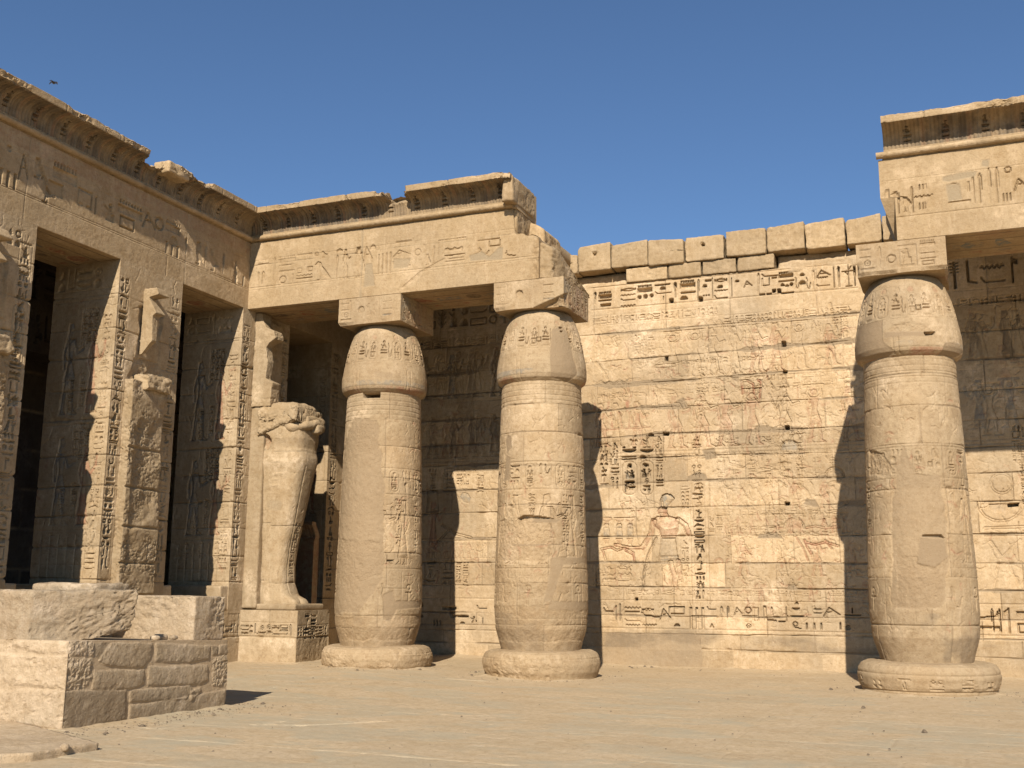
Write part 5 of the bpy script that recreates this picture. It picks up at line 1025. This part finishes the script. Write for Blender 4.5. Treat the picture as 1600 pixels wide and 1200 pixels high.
for k, yy in enumerate((12.6, 16.4, 20.2)):
    T_ = thing('inner_column', (-17.7, yy, 1.17), ['dark inner column behind the leftmost gap', 'dark inner column behind the middle pillar', 'dark inner column behind the corner pillar'][k], 'stone column', 'inner columns in the dark portico')
    if k == 0:
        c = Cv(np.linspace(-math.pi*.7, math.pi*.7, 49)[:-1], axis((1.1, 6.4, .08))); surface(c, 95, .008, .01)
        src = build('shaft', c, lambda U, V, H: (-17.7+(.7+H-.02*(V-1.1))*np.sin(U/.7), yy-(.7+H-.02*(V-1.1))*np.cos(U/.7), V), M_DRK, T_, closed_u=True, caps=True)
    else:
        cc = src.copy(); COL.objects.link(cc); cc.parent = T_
TA = thing('corner_anta', (XL-.8, 23.3, 0), 'pilaster with a column of signs against the wall between statue and left column', 'pilaster')
pth = Path([(XL-1.6, 23.02), (XL, 23.02), (XL, YW+.1), (XL-1.6, YW+.1)], closed=True, blend=.03)
a = Cv(axis((0, 1.6, .02), (1.6, 2.58, .02), (2.58, pth.L, .15))[:-1], axis((0, 7.66, .02)))
surface(a, 640, .005, .008)
for k, z in enumerate((.7, 1.4, 2.1, 2.8, 3.5, 4.2, 4.9, 5.6, 6.3, 7)): joint_h(a, [(0, z), (pth.L, z)], gd=.022, mortar=.012, seed=650+k)
col_text(a, 1.72, 1.98, 7.4, 1.4, .06, 66, lines=True); gl(a, 'man', .75, 3.4, 1.45, 4.9, .02, 'sunk', 0, True, .9); RL(a, 1.5, 1, 1.5, 7.5, .012, .015); col_text(a, 1.3, 1.45, 6.8, 5, .02, 67)
build('shaft', a, box_map(pth), M_PIL, TA, closed_u=True, caps=True)
TS = thing('screen_wall', (XL-.9, 22.8, 1.17), 'low dark brown screen with a fluted cavetto top behind the headless statue', 'screen wall')
sc = Cv(axis((XL-2.0, XL-.1, .02)), axis((1.1, 2.78, .02))); surface(sc, 660, .005, .008); sc.P[..., 0] = .5; col_text(sc, XL-.75, XL-.6, 2.6, 1.3, .02, 5); gl(sc, 'man', XL-1.5, 1.3, XL-.9, 2.6, .02, 'sunk', 0)
build('panel', sc, lambda U, V, H: (U, 22.7-H, V), M_PIL, TS, skirt=.25)
cs = Cv(axis((XL-2.0, XL-.04, .015)), axis((0, .42, .015))); U, V = cs.all(); cs.H -= .02*(np.cos(U*2*math.pi/.09) > .2)*(V > .06)*(V < .33); cs.P[..., 0] = .5
def cpos(U, V, H):
    t = np.clip((V-.06)/.27, 0, 1); n = .02+.16*(1-np.cos(t*math.pi/2)); n = np.where(V < .06, .05, np.where(V > .33, .2, n)); return U, 22.7-n-H, 2.76+V
build('cavetto_top', cs, cpos, M_PIL, TS, skirt=.18)
# ================================================================== STATUE
TP = thing('statue_pedestal', (-13.6, 20.45, 0), 'square pedestal with a band of signs under the headless statue', 'pedestal')
pth = Path([(XL-.02, 19.8), (-12.86, 19.8), (-12.9, 21.12), (XL-.02, 21.12)], closed=True, blend=.03)
D1 = 1.42; a = Cv(axis((0, 1.42, .018), (1.42, 2.74, .018), (2.74, pth.L, .1))[:-1], axis((-.05, 1.17, .018)))
surface(a, 701, .008, .012); joint_h(a, [(0, .62), (pth.L, .62)], gd=.03, mortar=.02, seed=5); joint_v(a, .75, .62, 1.17, .02, 6, .01)
row_text(a, .06, 1.36, .66, .88, .035, 12, lines=True); col_text(a, 1.75, 1.95, 1.1, .5, .06, 13, lines=False); col_text(a, 2.0, 2.2, 1.1, .45, .06, 14, lines=False); row_text(a, 1.48, 2.7, .66, .84, .03, 15)
q = a.win(1.42, 2.74, -.05, .62); rough(a, q, np.ones(q[1].shape)*.6, .03, 17, 6)
q = a.win(0, 1.42, -.05, .6); a.T[q[0]][..., 1] = np.clip(a.T[q[0]][..., 1]+np.clip(fbm(q[1], q[2], 2, 5, 4)*3-.3, 0, 1), 0, 1)
build('pedestal_block', a, box_map(pth), M_PIL, TP, closed_u=True, caps=True)
rock('foot_slab', (XL+.2, 19.88, 1.17), (-12.98, 21.0, 1.30), M_PIL, TP, res=.03, amp=.012, rad=.03, cuts=2, seed=9, clip=.1)
ST = thing('headless_statue', (-13.6, 20.3, 1.3), 'headless mummy shaped royal statue with crossed arms standing before the corner pillar', 'statue')
# body as one lofted surface: z, x back, x front, half width, centre y
SEC = [(1.25, -14.02, -13.12, .36, 20.28), (1.36, -14.02, -13.16, .36, 20.28), (1.5, -14.02, -13.3, .345, 20.28), (1.7, -14.03, -13.38, .33, 20.28), (2.1, -14.05, -13.40, .33, 20.28), (2.5, -14.08, -13.36, .345, 20.29), (2.95, -14.12, -13.28, .37, 20.3), (3.4, -14.16, -13.20, .405, 20.32), (3.8, -14.18, -13.13, .44, 20.33), (4.15, -14.2, -13.08, .465, 20.35), (4.4, -14.2, -13.06, .485, 20.35), (4.6, -14.2, -13.08, .50, 20.35), (4.8, -14.2, -13.05, .54, 20.35), (5.0, -14.22, -13.06, .56, 20.36), (5.3, -14.22, -13.12, .55, 20.37), (5.42, -14.2, -13.25, .5, 20.38), (5.47, -14.1, -13.4, .42, 20.38)]
SEC = np.array(SEC); n = 160; bu = np.linspace(0, 4.0, n+1)[:-1]; bv = axis((1.25, 5.47, .022)); b = Cv(bu, bv); surface(b, 720, .018, .02)
th = bu/4.0*2*math.pi   # 0 = towards -y (near side), grows to +x
for k, z in enumerate((1.72, 2.92, 4.5)): joint_h(b, [(0, z), (4, z+.06)], gd=.010, mortar=.010, seed=730+k, chips=.3)
U, V = b.all(); TH = U/4*2*math.pi
# worn pale hips, dark notch beneath the folded arm, apron text strip down the front
b.T[..., 1] = np.clip(b.T[..., 1]+np.exp(-((V-4.3)/.2)**2)*.8, 0, 1)
TH = (TH+math.pi) % (2*math.pi)-math.pi
b.H += .035*np.exp(-((V-4.3)/.2)**2)*(np.abs(TH) < 2)
d = np.hypot((TH+.3)*.7, (V-4.74)/1.1)-.11+.07*fbm(U, V, 4, 7, 3); m = np.clip(.5-d/.06, 0, 1)*(V > 4.45); b.H -= m*(.13+.05*fbm(U, V, 8, 8, 4))
b.P[..., 0] = np.maximum(b.P[..., 0], m*.5)
col_text(b, .95, 1.06, 3.0, 1.8, .016, 17); RL(b, .88, 1.5, .88, 4.2, .02, .02)
patch = np.clip(.5-(np.hypot((TH-.1), (V-3.35)/.5*.9)-.22+.1*fbm(U, V, 4, 17, 3))/.05, 0, 1); b.P[..., 2] = np.maximum(b.P[..., 2], patch*.5)
def spos(U, V, H):
    t = U/4*2*math.pi; xb = np.interp(V, SEC[:, 0], SEC[:, 1]); xf = np.interp(V, SEC[:, 0], SEC[:, 2]); hw = np.interp(V, SEC[:, 0], SEC[:, 3]); cy = np.interp(V, SEC[:, 0], SEC[:, 4])
    cx = (xb+xf)/2; hx = (xf-xb)/2; e = .62; s_, c_ = np.sin(t), -np.cos(t)
    X = np.sign(s_)*np.abs(s_)**e; Y = np.sign(c_)*np.abs(c_)**e; return cx+(hx+H)*X, cy+(hw+H)*Y, V
build('body', b, spos, M_PIL, ST, closed_u=True, caps=True)
rock('back_pillar', (XL-.02, 19.83, 1.2), (-13.93, 20.85, 5.5), M_PIL, ST, res=.035, amp=.012, rad=.03, cuts=2, seed=722, hack=.015, clip=.03)
# crossed arms: tapering tubes joined to the chest, fists and broken upper edge
def tube(name, pts, rad, seed, parent, amp=.015):
    pts = np.array(pts, float); rad = np.array(rad, float); L = np.concatenate([[0], np.cumsum(np.linalg.norm(np.diff(pts, axis=0), axis=1))]); s = np.linspace(0, L[-1], max(8, int(L[-1]/.03)))
    P_ = np.stack([np.interp(s, L, pts[:, i]) for i in range(3)], 1); k = np.exp(-np.linspace(-2, 2, 7)**2); k /= k.sum(); Pp = np.pad(P_, ((3, 3), (0, 0)), mode='edge'); P_ = sum(k[i]*Pp[i:i+len(P_)] for i in range(7)); r = np.interp(s, L, rad)
    T = np.gradient(P_, axis=0); T /= np.linalg.norm(T, axis=1)[:, None]; up = np.array([0, 0, 1.0]); A_ = np.cross(T, up); A_ /= np.linalg.norm(A_, axis=1)[:, None]+1e-9; B_ = np.cross(A_, T); m = 20; an = np.linspace(0, 2*math.pi, m, endpoint=False)
    r = r*np.sqrt(np.clip(1-np.clip((.06-s)/.06, 0, 1)**2, .15, 1))*np.sqrt(np.clip(1-np.clip((s-s[-1]+.06)/.06, 0, 1)**2, .15, 1))
    co = (P_[:, None]+r[:, None, None]*(np.cos(an)[None, :, None]*A_[:, None]+np.sin(an)[None, :, None]*B_[:, None])).reshape(-1, 3); co += amp*np.stack([fbm3(co, 7, seed+i) for i in range(3)], 1)
    idx = np.arange(len(s)*m).reshape(len(s), m); idx = np.concatenate([idx, idx[:, :1]], 1); q = np.stack([idx[:-1, :-1], idx[:-1, 1:], idx[1:, 1:], idx[1:, :-1]], -1).reshape(-1, 4)
    t = np.zeros((len(co), 4)); t[:, 0] = .5; t[:, 3] = 1; return mesh_obj(name, co, q, M_PIL, parent, t*0, t, [list(range(m)), list(range(len(co)-m, len(co)))[::-1]])
rock('upper_arms', (-14.1, 19.74, 4.95), (-13.08, 20.9, 5.5), M_PIL, ST, res=.018, amp=.05, rad=.08, cuts=6, seed=3, hack=.07, f=4, clip=.08, warp=lambda q: np.stack([q[:, 0], q[:, 1], q[:, 2]+np.where(q[:, 2] < 5.25, np.clip(q[:, 0]+13.75, -.4, .7)*.32, .16*fbm3(q*np.array([1, 1, 0]), 4, 23, 3)-np.clip(q[:, 0]+13.5, 0, 1)*.25)], 1))
tube('left_forearm', [(-13.45, 19.9, 5.12), (-13.25, 19.92, 5.0), (-13.1, 20.1, 5.06), (-13.0, 20.35, 5.16), (-12.99, 20.5, 5.2)], [.11, .115, .10, .09, .08], 3, ST, .05)
rock('right_forearm', (-13.35, 20.1, 5.0), (-13.0, 20.85, 5.32), M_PIL, ST, res=.018, amp=.04, rad=.08, cuts=6, seed=5, hack=.05, clip=.12)
rock('fist', (-13.1, 20.34, 4.92), (-12.88, 20.58, 5.14), M_PIL, ST, res=.015, amp=.03, rad=.07, cuts=4, seed=12)
rock('shoulder', (-14.15, 19.8, 5.1), (-13.15, 20.85, 5.6), M_PIL, ST, res=.02, amp=.05, rad=.2, cuts=8, seed=14, hack=.06, clip=.14)
rock('foot', (-13.6, 19.98, 1.28), (-13.03, 20.24, 1.5), M_PIL, ST, res=.02, amp=.012, rad=.1, cuts=1, seed=15, warp=lambda q: np.stack([q[:, 0], q[:, 1], np.where(q[:, 2] > 1.3, q[:, 2]-np.clip(q[:, 0]+13.35, 0, 1)*.45, q[:, 2])], 1))
rock('foot', (-13.6, 20.32, 1.28), (-13.05, 20.58, 1.5), M_PIL, ST, res=.02, amp=.012, rad=.1, cuts=1, seed=16, warp=lambda q: np.stack([q[:, 0], q[:, 1], np.where(q[:, 2] > 1.3, q[:, 2]-np.clip(q[:, 0]+13.35, 0, 1)*.45, q[:, 2])], 1))
# ================================================================== FOREGROUND MASONRY
TM = thing('masonry_platform', (-10.5, 11.5, 0), 'low platform of squared grey brown stones with wide mortar joints at the lower left', 'stone platform')
pth = Path([(-12.6, 10.08), (-9.6, 10.08), (-9.6, 13.1), (-12.6, 13.1)], closed=True, blend=.03)
m_ = Cv(axis((0, 1.2, .05), (1.2, 3, .014), (3, 6.02, .014), (6.02, pth.L, .1))[:-1], axis((-.1, 1.0, .014)))
surface(m_, 801, .008, .012); U, V = m_.all()
# right face stones (u from 3 at the near corner to 6.02), sizes read off the photo
def Sm(x, y): p = hit(x, y, 0, -9.6); return np.array([3+(p[1]-10.08), p[2]])
def Sn(x, y): p = hit(x, y, 1, 10.08); return np.array([3+(p[0]+9.6), p[2]])
zz3 = lambda x, y: (x/2.963, 860+y/2.963)
m_.P[..., 2] = np.where((U > 3) & (U < 6.1), .8, m_.P[..., 2]); m_.H = np.where((U > 3.0) & (U < 6.1), m_.H*.5-.010, m_.H)
stones = [[(325, 418), (440, 420), (440, 478), (322, 478)], [(525, 418), (708, 415), (700, 480), (668, 525), (525, 522), (470, 500)], [(728, 415), (975, 418), (965, 475), (880, 497), (728, 495)], [(312, 492), (436, 492), (436, 570), (400, 632), (304, 630)], [(450, 552), (670, 545), (672, 600), (640, 622), (440, 632)], [(695, 528), (962, 515), (965, 585), (930, 605), (695, 612)],
          [(300, 650), (590, 640), (590, 770), (440, 808), (298, 820)], [(612, 645), (880, 618), (896, 640), (860, 675), (612, 690)], [(885, 645), (930, 628), (935, 640), (885, 682)], [(612, 715), (700, 705), (1045, 640), (1048, 735), (605, 775)], [(990, 480), (1055, 460), (1055, 610), (990, 612)], [(985, 418), (1010, 418), (1008, 455), (988, 455)], [(1020, 415), (1058, 408), (1058, 448), (1018, 452)], [(450, 425), (515, 420), (505, 450), (470, 490), (445, 480)]]
rd = random.Random(5)
for k, st in enumerate(stones):
    uv = [Sm(*zz3(*p)) for p in st]; us = [p[0] for p in uv]; vs = [p[1] for p in uv]; q = m_.win(max(3.0, min(us)-.1), min(6.02, max(us)+.1), min(vs)-.1, max(vs)+.1)
    if q is None: continue
    d = spoly(q[1], q[2], uv)+.012*fbm(q[1], q[2], 9, 20+k, 3); mm = np.clip(.5-(d-.012)/.022, 0, 1); bulge = .012+.006*(1-np.exp(np.minimum(d, 0)/.03))
    if k == 13: bulge = bulge*.0
    m_.H[q[0]] += mm*(bulge+.008*fbm(q[1], q[2], 9, 40+k, 5, .7)-(.03*np.abs(fbm(q[1], q[2], 14, 60+k, 4, .6)) if k in (0, 3, 10) else 0)); m_.P[q[0]][..., 2] *= 1-mm; m_.T[q[0]][..., 0] = np.where(mm > .5, .22+rd.uniform(-.2, .25), m_.T[q[0]][..., 0])
# near face
for k, st in enumerate([[(20, 470), (310, 480), (300, 630), (70, 610), (35, 580)], [(75, 405), (318, 418), (318, 470), (200, 470), (75, 430)], [(-60, 640), (290, 640), (285, 820), (-60, 760)], [(-200, 400), (5, 400), (0, 620), (-200, 610)]]):
    uv = [Sn(*zz3(*p)) for p in st]; us = [p[0] for p in uv]; vs = [p[1] for p in uv]; q = m_.win(max(0, min(us)-.1), min(3.0, max(us)+.1), min(vs)-.1, max(vs)+.1); d = spoly(q[1], q[2], uv)+.015*fbm(q[1], q[2], 7, 80+k, 3); mm = np.clip(.5-d/.04, 0, 1); m_.H[q[0]] += mm*(.02+.01*fbm(q[1], q[2], 6, 90+k, 5)); m_.T[q[0]][..., 0] = np.where(mm > .5, .5+rd.uniform(-.2, .3), m_.T[q[0]][..., 0]); m_.T[q[0]][..., 1] = np.maximum(m_.T[q[0]][..., 1], mm*.6)
U, V = m_.all(); ce = np.minimum(np.abs(U-3), np.abs(U-6.02)); m_.H -= .05*np.exp(-ce/.03)*np.clip(.3+1.6*fbm(V*1.0, V*0, 5, 37, 4, .6), 0, 1); q = m_.win(0, 3, -.1, 1.0); m_.H[q[0]] -= .012*np.clip(fbm(q[1], q[2], 13, 47, 3)*3-.7, 0, 1)+.01*np.abs(fbm(q[1], q[2], 6, 48, 4, .6)); m_.P[q[0]][..., 2] = np.maximum(m_.P[q[0]][..., 2], .25); m_.T[q[0]][..., 1] = np.maximum(m_.T[q[0]][..., 1], .45)
def mpos(U, V, H):
    x, y, nx, ny = pth.at(U); top = 1.0-.1*np.clip((y-10.08)/3, 0, 1); return x+nx*H, y+ny*H, np.where(V > 0, V*top, V)
build('squared_masonry', m_, mpos, M_PLT, TM, closed_u=True, caps=True)
rock('mortar_bed', (-12.5, 10.13, .93), (-9.68, 13.0, .99), M_PLT, TM, res=.05, amp=.02, rad=.03, cuts=0, seed=5, warp=lambda q: np.stack([q[:, 0], q[:, 1], q[:, 2]-.1*np.clip((q[:, 1]-10.08)/3, 0, 1)], 1))
tag(rock('broken_stone_block', (-12.7, 10.14, .95), (-10.3, 11.2, 1.57), M_BLK, None, res=.018, amp=.025, rad=.03, cuts=12, clip=.05, seed=61, hack=.06, f=4.5,
    warp=lambda q: np.stack([q[:, 0]+np.clip((q[:, 0]+12.7)/2.4, 0, 1)*(np.clip((q[:, 1]-10.14)/1.06, 0, 1)*.72-.05*np.abs(fbm3(q, 2.0, 66, 5, .55))*3*np.clip((q[:, 1]-10.2)*4, 0, 1)*(.3+np.clip((1.5-q[:, 2])*2, 0, 1)*.7)), q[:, 1], q[:, 2]+np.where(q[:, 2] < 1.25, np.clip((q[:, 1]-10.65)*2, 0, 1)*.14*np.clip((q[:, 0]+11.2), 0, 1), 0)+.03*fbm3(q*np.array([1, 1, 0]), 2, 69, 3)], 1)), 'large pale block with a jagged broken face lying on the masonry platform', 'stone block')
tag(rock('pale_stone_block', (-11.4, 12.45, .9), (-9.72, 13.12, 1.5), M_BLK, None, res=.018, amp=.02, rad=.02, cuts=4, seed=63, hack=.06, f=3, clip=.06), 'squarish pale block at the far end of the platform, right of the jagged block', 'stone block')
tag(rock('flat_stone_chip', (-12.0, 11.7, 1.4), (-10.9, 12.4, 1.56), M_BLK, None, res=.03, amp=.03, rad=.04, cuts=5, seed=64, hack=.03, warp=lambda q: q+np.array([.2, -.1, .1])), 'flat weathered stone lying behind the top of the jagged block', 'stone block')
rock_l = ['small rubble stone in the gap between the two pale blocks', 'tiny rubble stone beside the foot of the squarish pale block', 'small rubble stone on the mortar under the jagged block', 'pale pebble on the corner of the low paving slab']
for k, (x, y, z, s) in enumerate(((-9.85, 11.95, .95, .08), (-9.8, 12.15, .95, .05), (-9.72, 11.7, .96, .05))):
    tag(rock('rubble_stone', (x-s, y-s, z-s*.3), (x+s, y+s, z+s*.8), M_BLK, None, res=.02, amp=.02, rad=.05, cuts=6, seed=90+k, clip=.3), rock_l[k], 'rubble stone', 'small rubble on the platform')
# low slab at the lower left
sp = [(-11.3, 10.1), (-8.12, 9.05), (-8.3, 8.75), (-8.45, 8.0), (-8.6, 6.5), (-13, 6.5)]
def slabwarp(q):
    u = (q[:, 0]+13)/5; v = (q[:, 1]-6)/4
    x = -13.5+u*(5.2+.12*fbm(v*3, v*0, 2, 3, 3)); xe = np.interp(q[:, 1], [6, 8.07, 8.78, 9.07, 10], [-8.9, -8.5, -8.38, -8.2, -8.15]); x = -13.5+u*(xe+13.5)
    y = 5.5+v*(np.interp(x, [-13.5, -11.03, -8.16], [11.3, 10.43, 9.07])-5.5); return np.stack([x, y, q[:, 2]], 1)
tag(rock('paving_slab', (-13, 6, -.05), (-8, 10, .085), M_PLT, None, res=.03, amp=.006, rad=.006, cuts=0, seed=70, hack=.02, f=5, warp=slabwarp), 'low raised paving slab with a worn edge in the bottom left corner', 'paving slab')
p_ = hit(106, 1163, 2, .09); tag(rock('pale_pebble', (p_[0]-.04, p_[1]-.03, .05), (p_[0]+.04, p_[1]+.04, .12), M_BLK, None, res=.012, amp=.012, rad=.04, cuts=5, seed=71, clip=.25), rock_l[3], 'rubble stone')
# ================================================================== BIRD
bc = EYE+ray(88, 131.5)/np.linalg.norm(ray(88, 131.5))*58
BM = bpy.data.materials.new('dark_plumage'); BM.use_nodes = True; nb = BM.node_tree; nzb = nb.nodes.new('ShaderNodeTexNoise'); nzb.inputs['Scale'].default_value = 30; rb = nb.nodes.new('ShaderNodeValToRGB'); rb.color_ramp.elements[0].color = (.01, .01, .012, 1); rb.color_ramp.elements[1].color = (.07, .055, .05, 1); nb.links.new(nzb.outputs[0], rb.inputs[0]); nb.links.new(rb.outputs[0], nb.nodes['Principled BSDF'].inputs['Base Color'])
BT = thing('bird', tuple(bc), 'small dark bird flying with drooped wings above the left cornice', 'bird')
import bmesh
def bird_mesh():
    bm = bmesh.new(); rgt = CM[0]; upv = np.array([0, 0, 1.0]); fw = np.cross(upv, rgt)
    P = lambda a, b, c: tuple(bc+rgt*a+upv*b+fw*c)
    rings = [(-.2, .02, .01), (-.14, .0, .04), (-.05, 0, .06), (.04, .0, .062), (.11, .02, .045), (.16, .04, .038), (.2, .04, .02)]; prev = None   # body along fw
    for c, b, r in rings:
        ring = [bm.verts.new(P(r*math.cos(t), b-.02+r*math.sin(t), c)) for t in [k*math.pi/4 for k in range(8)]]
        if prev:
            for k in range(8): bm.faces.new((prev[k], prev[(k+1) % 8], ring[(k+1) % 8], ring[k]))
        else: bm.faces.new(ring[::-1])
        prev = ring
    bm.faces.new(prev)
    t = [bm.verts.new(P(*p)) for p in ((-.05, -.02, -.18), (.05, -.02, -.18), (.07, -.08, -.34), (-.07, -.08, -.34), (0, .0, -.25))]; bm.faces.new((t[0], t[1], t[4])); bm.faces.new((t[1], t[2], t[3], t[4])); bm.faces.new((t[0], t[4], t[3]))
    return bm
bm = bird_mesh(); me = bpy.data.meshes.new('body'); bm.to_mesh(me); bm.free(); me.materials.append(BM); o = bpy.data.objects.new('body', me); COL.objects.link(o); o.parent = BT; o.matrix_parent_inverse = Matrix.Translation(-Vector(bc))
for s in (-1, 1):
    bm = bmesh.new(); rgt = CM[0]; upv = np.array([0, 0, 1.0]); fw = np.cross(upv, rgt); P = lambda a, b, c: tuple(bc+rgt*a*s+upv*b+fw*c)
    top = [(0.03, .03, .1), (.1, .08, .12), (.17, .02, .08), (.2, -.12, 0), (.15, -.08, -.08), (.08, -.02, -.12), (.03, .0, -.1)]
    A = [bm.verts.new(P(a, b+.008, c)) for a, b, c in top]; Bv = [bm.verts.new(P(a, b-.008, c)) for a, b, c in top]; bm.faces.new(A); bm.faces.new(Bv[::-1])
    for k in range(7): bm.faces.new((A[k], Bv[k], Bv[(k+1) % 7], A[(k+1) % 7]))
    me = bpy.data.meshes.new('wing'); bm.to_mesh(me); bm.free(); me.materials.append(BM); o = bpy.data.objects.new('wing', me); COL.objects.link(o); o.parent = BT; o.matrix_parent_inverse = Matrix.Translation(-Vector(bc))

# ================================================================== SCATTERED GRIT
rd = np.random.RandomState(8); N_ = 1500; XY = []
while len(XY) < N_:
    t = rd.rand()
    if t < .2: x, y = rd.uniform(-14, 3), 23.9-abs(rd.randn())*.3-.03
    elif t < .45: c_ = CX[rd.randint(3)]; a_ = rd.uniform(0, 6.28); r_ = 1.12+abs(rd.randn())*.25; x, y = c_+r_*math.sin(a_), CY-r_*math.cos(a_)
    elif t < .7: x, y = -9.6+abs(rd.randn())*.35, rd.uniform(9.7, 13.6)
    else: x, y = rd.uniform(-13, 4), rd.uniform(9, 23)
    if -12.6 < x < -9.55 and 10.0 < y < 13.15: continue
    XY.append((x, y))
XY = np.array(XY); sz = .006+.012*rd.rand(N_)**3+.03*(rd.rand(N_) < .02)
base = np.array([(1, 0, 0), (.3, .9, 0), (-.8, .6, 0), (-.9, -.5, 0), (.2, -1, 0), (.4, .3, .8), (-.4, .1, .9), (0, -.4, .7)]); fc = [(0, 1, 5), (1, 2, 6), (1, 6, 5), (2, 3, 6), (3, 4, 7), (3, 7, 6), (4, 0, 7), (0, 5, 7), (5, 6, 7)]
zb = gz(XY[:, 0], XY[:, 1])-.004; an = rd.uniform(0, 6.28, N_); ca, sa = np.cos(an), np.sin(an)
co = np.stack([XY[:, 0, None]+sz[:, None]*(base[:, 0]*ca[:, None]-base[:, 1]*sa[:, None]), XY[:, 1, None]+sz[:, None]*(base[:, 0]*sa[:, None]+base[:, 1]*ca[:, None]), zb[:, None]+.012+sz[:, None]*base[:, 2]*rd.uniform(.5, 1, N_)[:, None]], -1).reshape(-1, 3)
me = bpy.data.meshes.new('scattered_grit'); me.from_pydata(co.tolist(), [], [(a+8*k, b+8*k, c+8*k) for k in range(N_) for a, b, c in fc]); me.materials.append(M_BLK); o = bpy.data.objects.new('scattered_grit', me); COL.objects.link(o); tag(o, 'fine stone grit scattered over the sandy court floor', 'grit', kind='stuff')
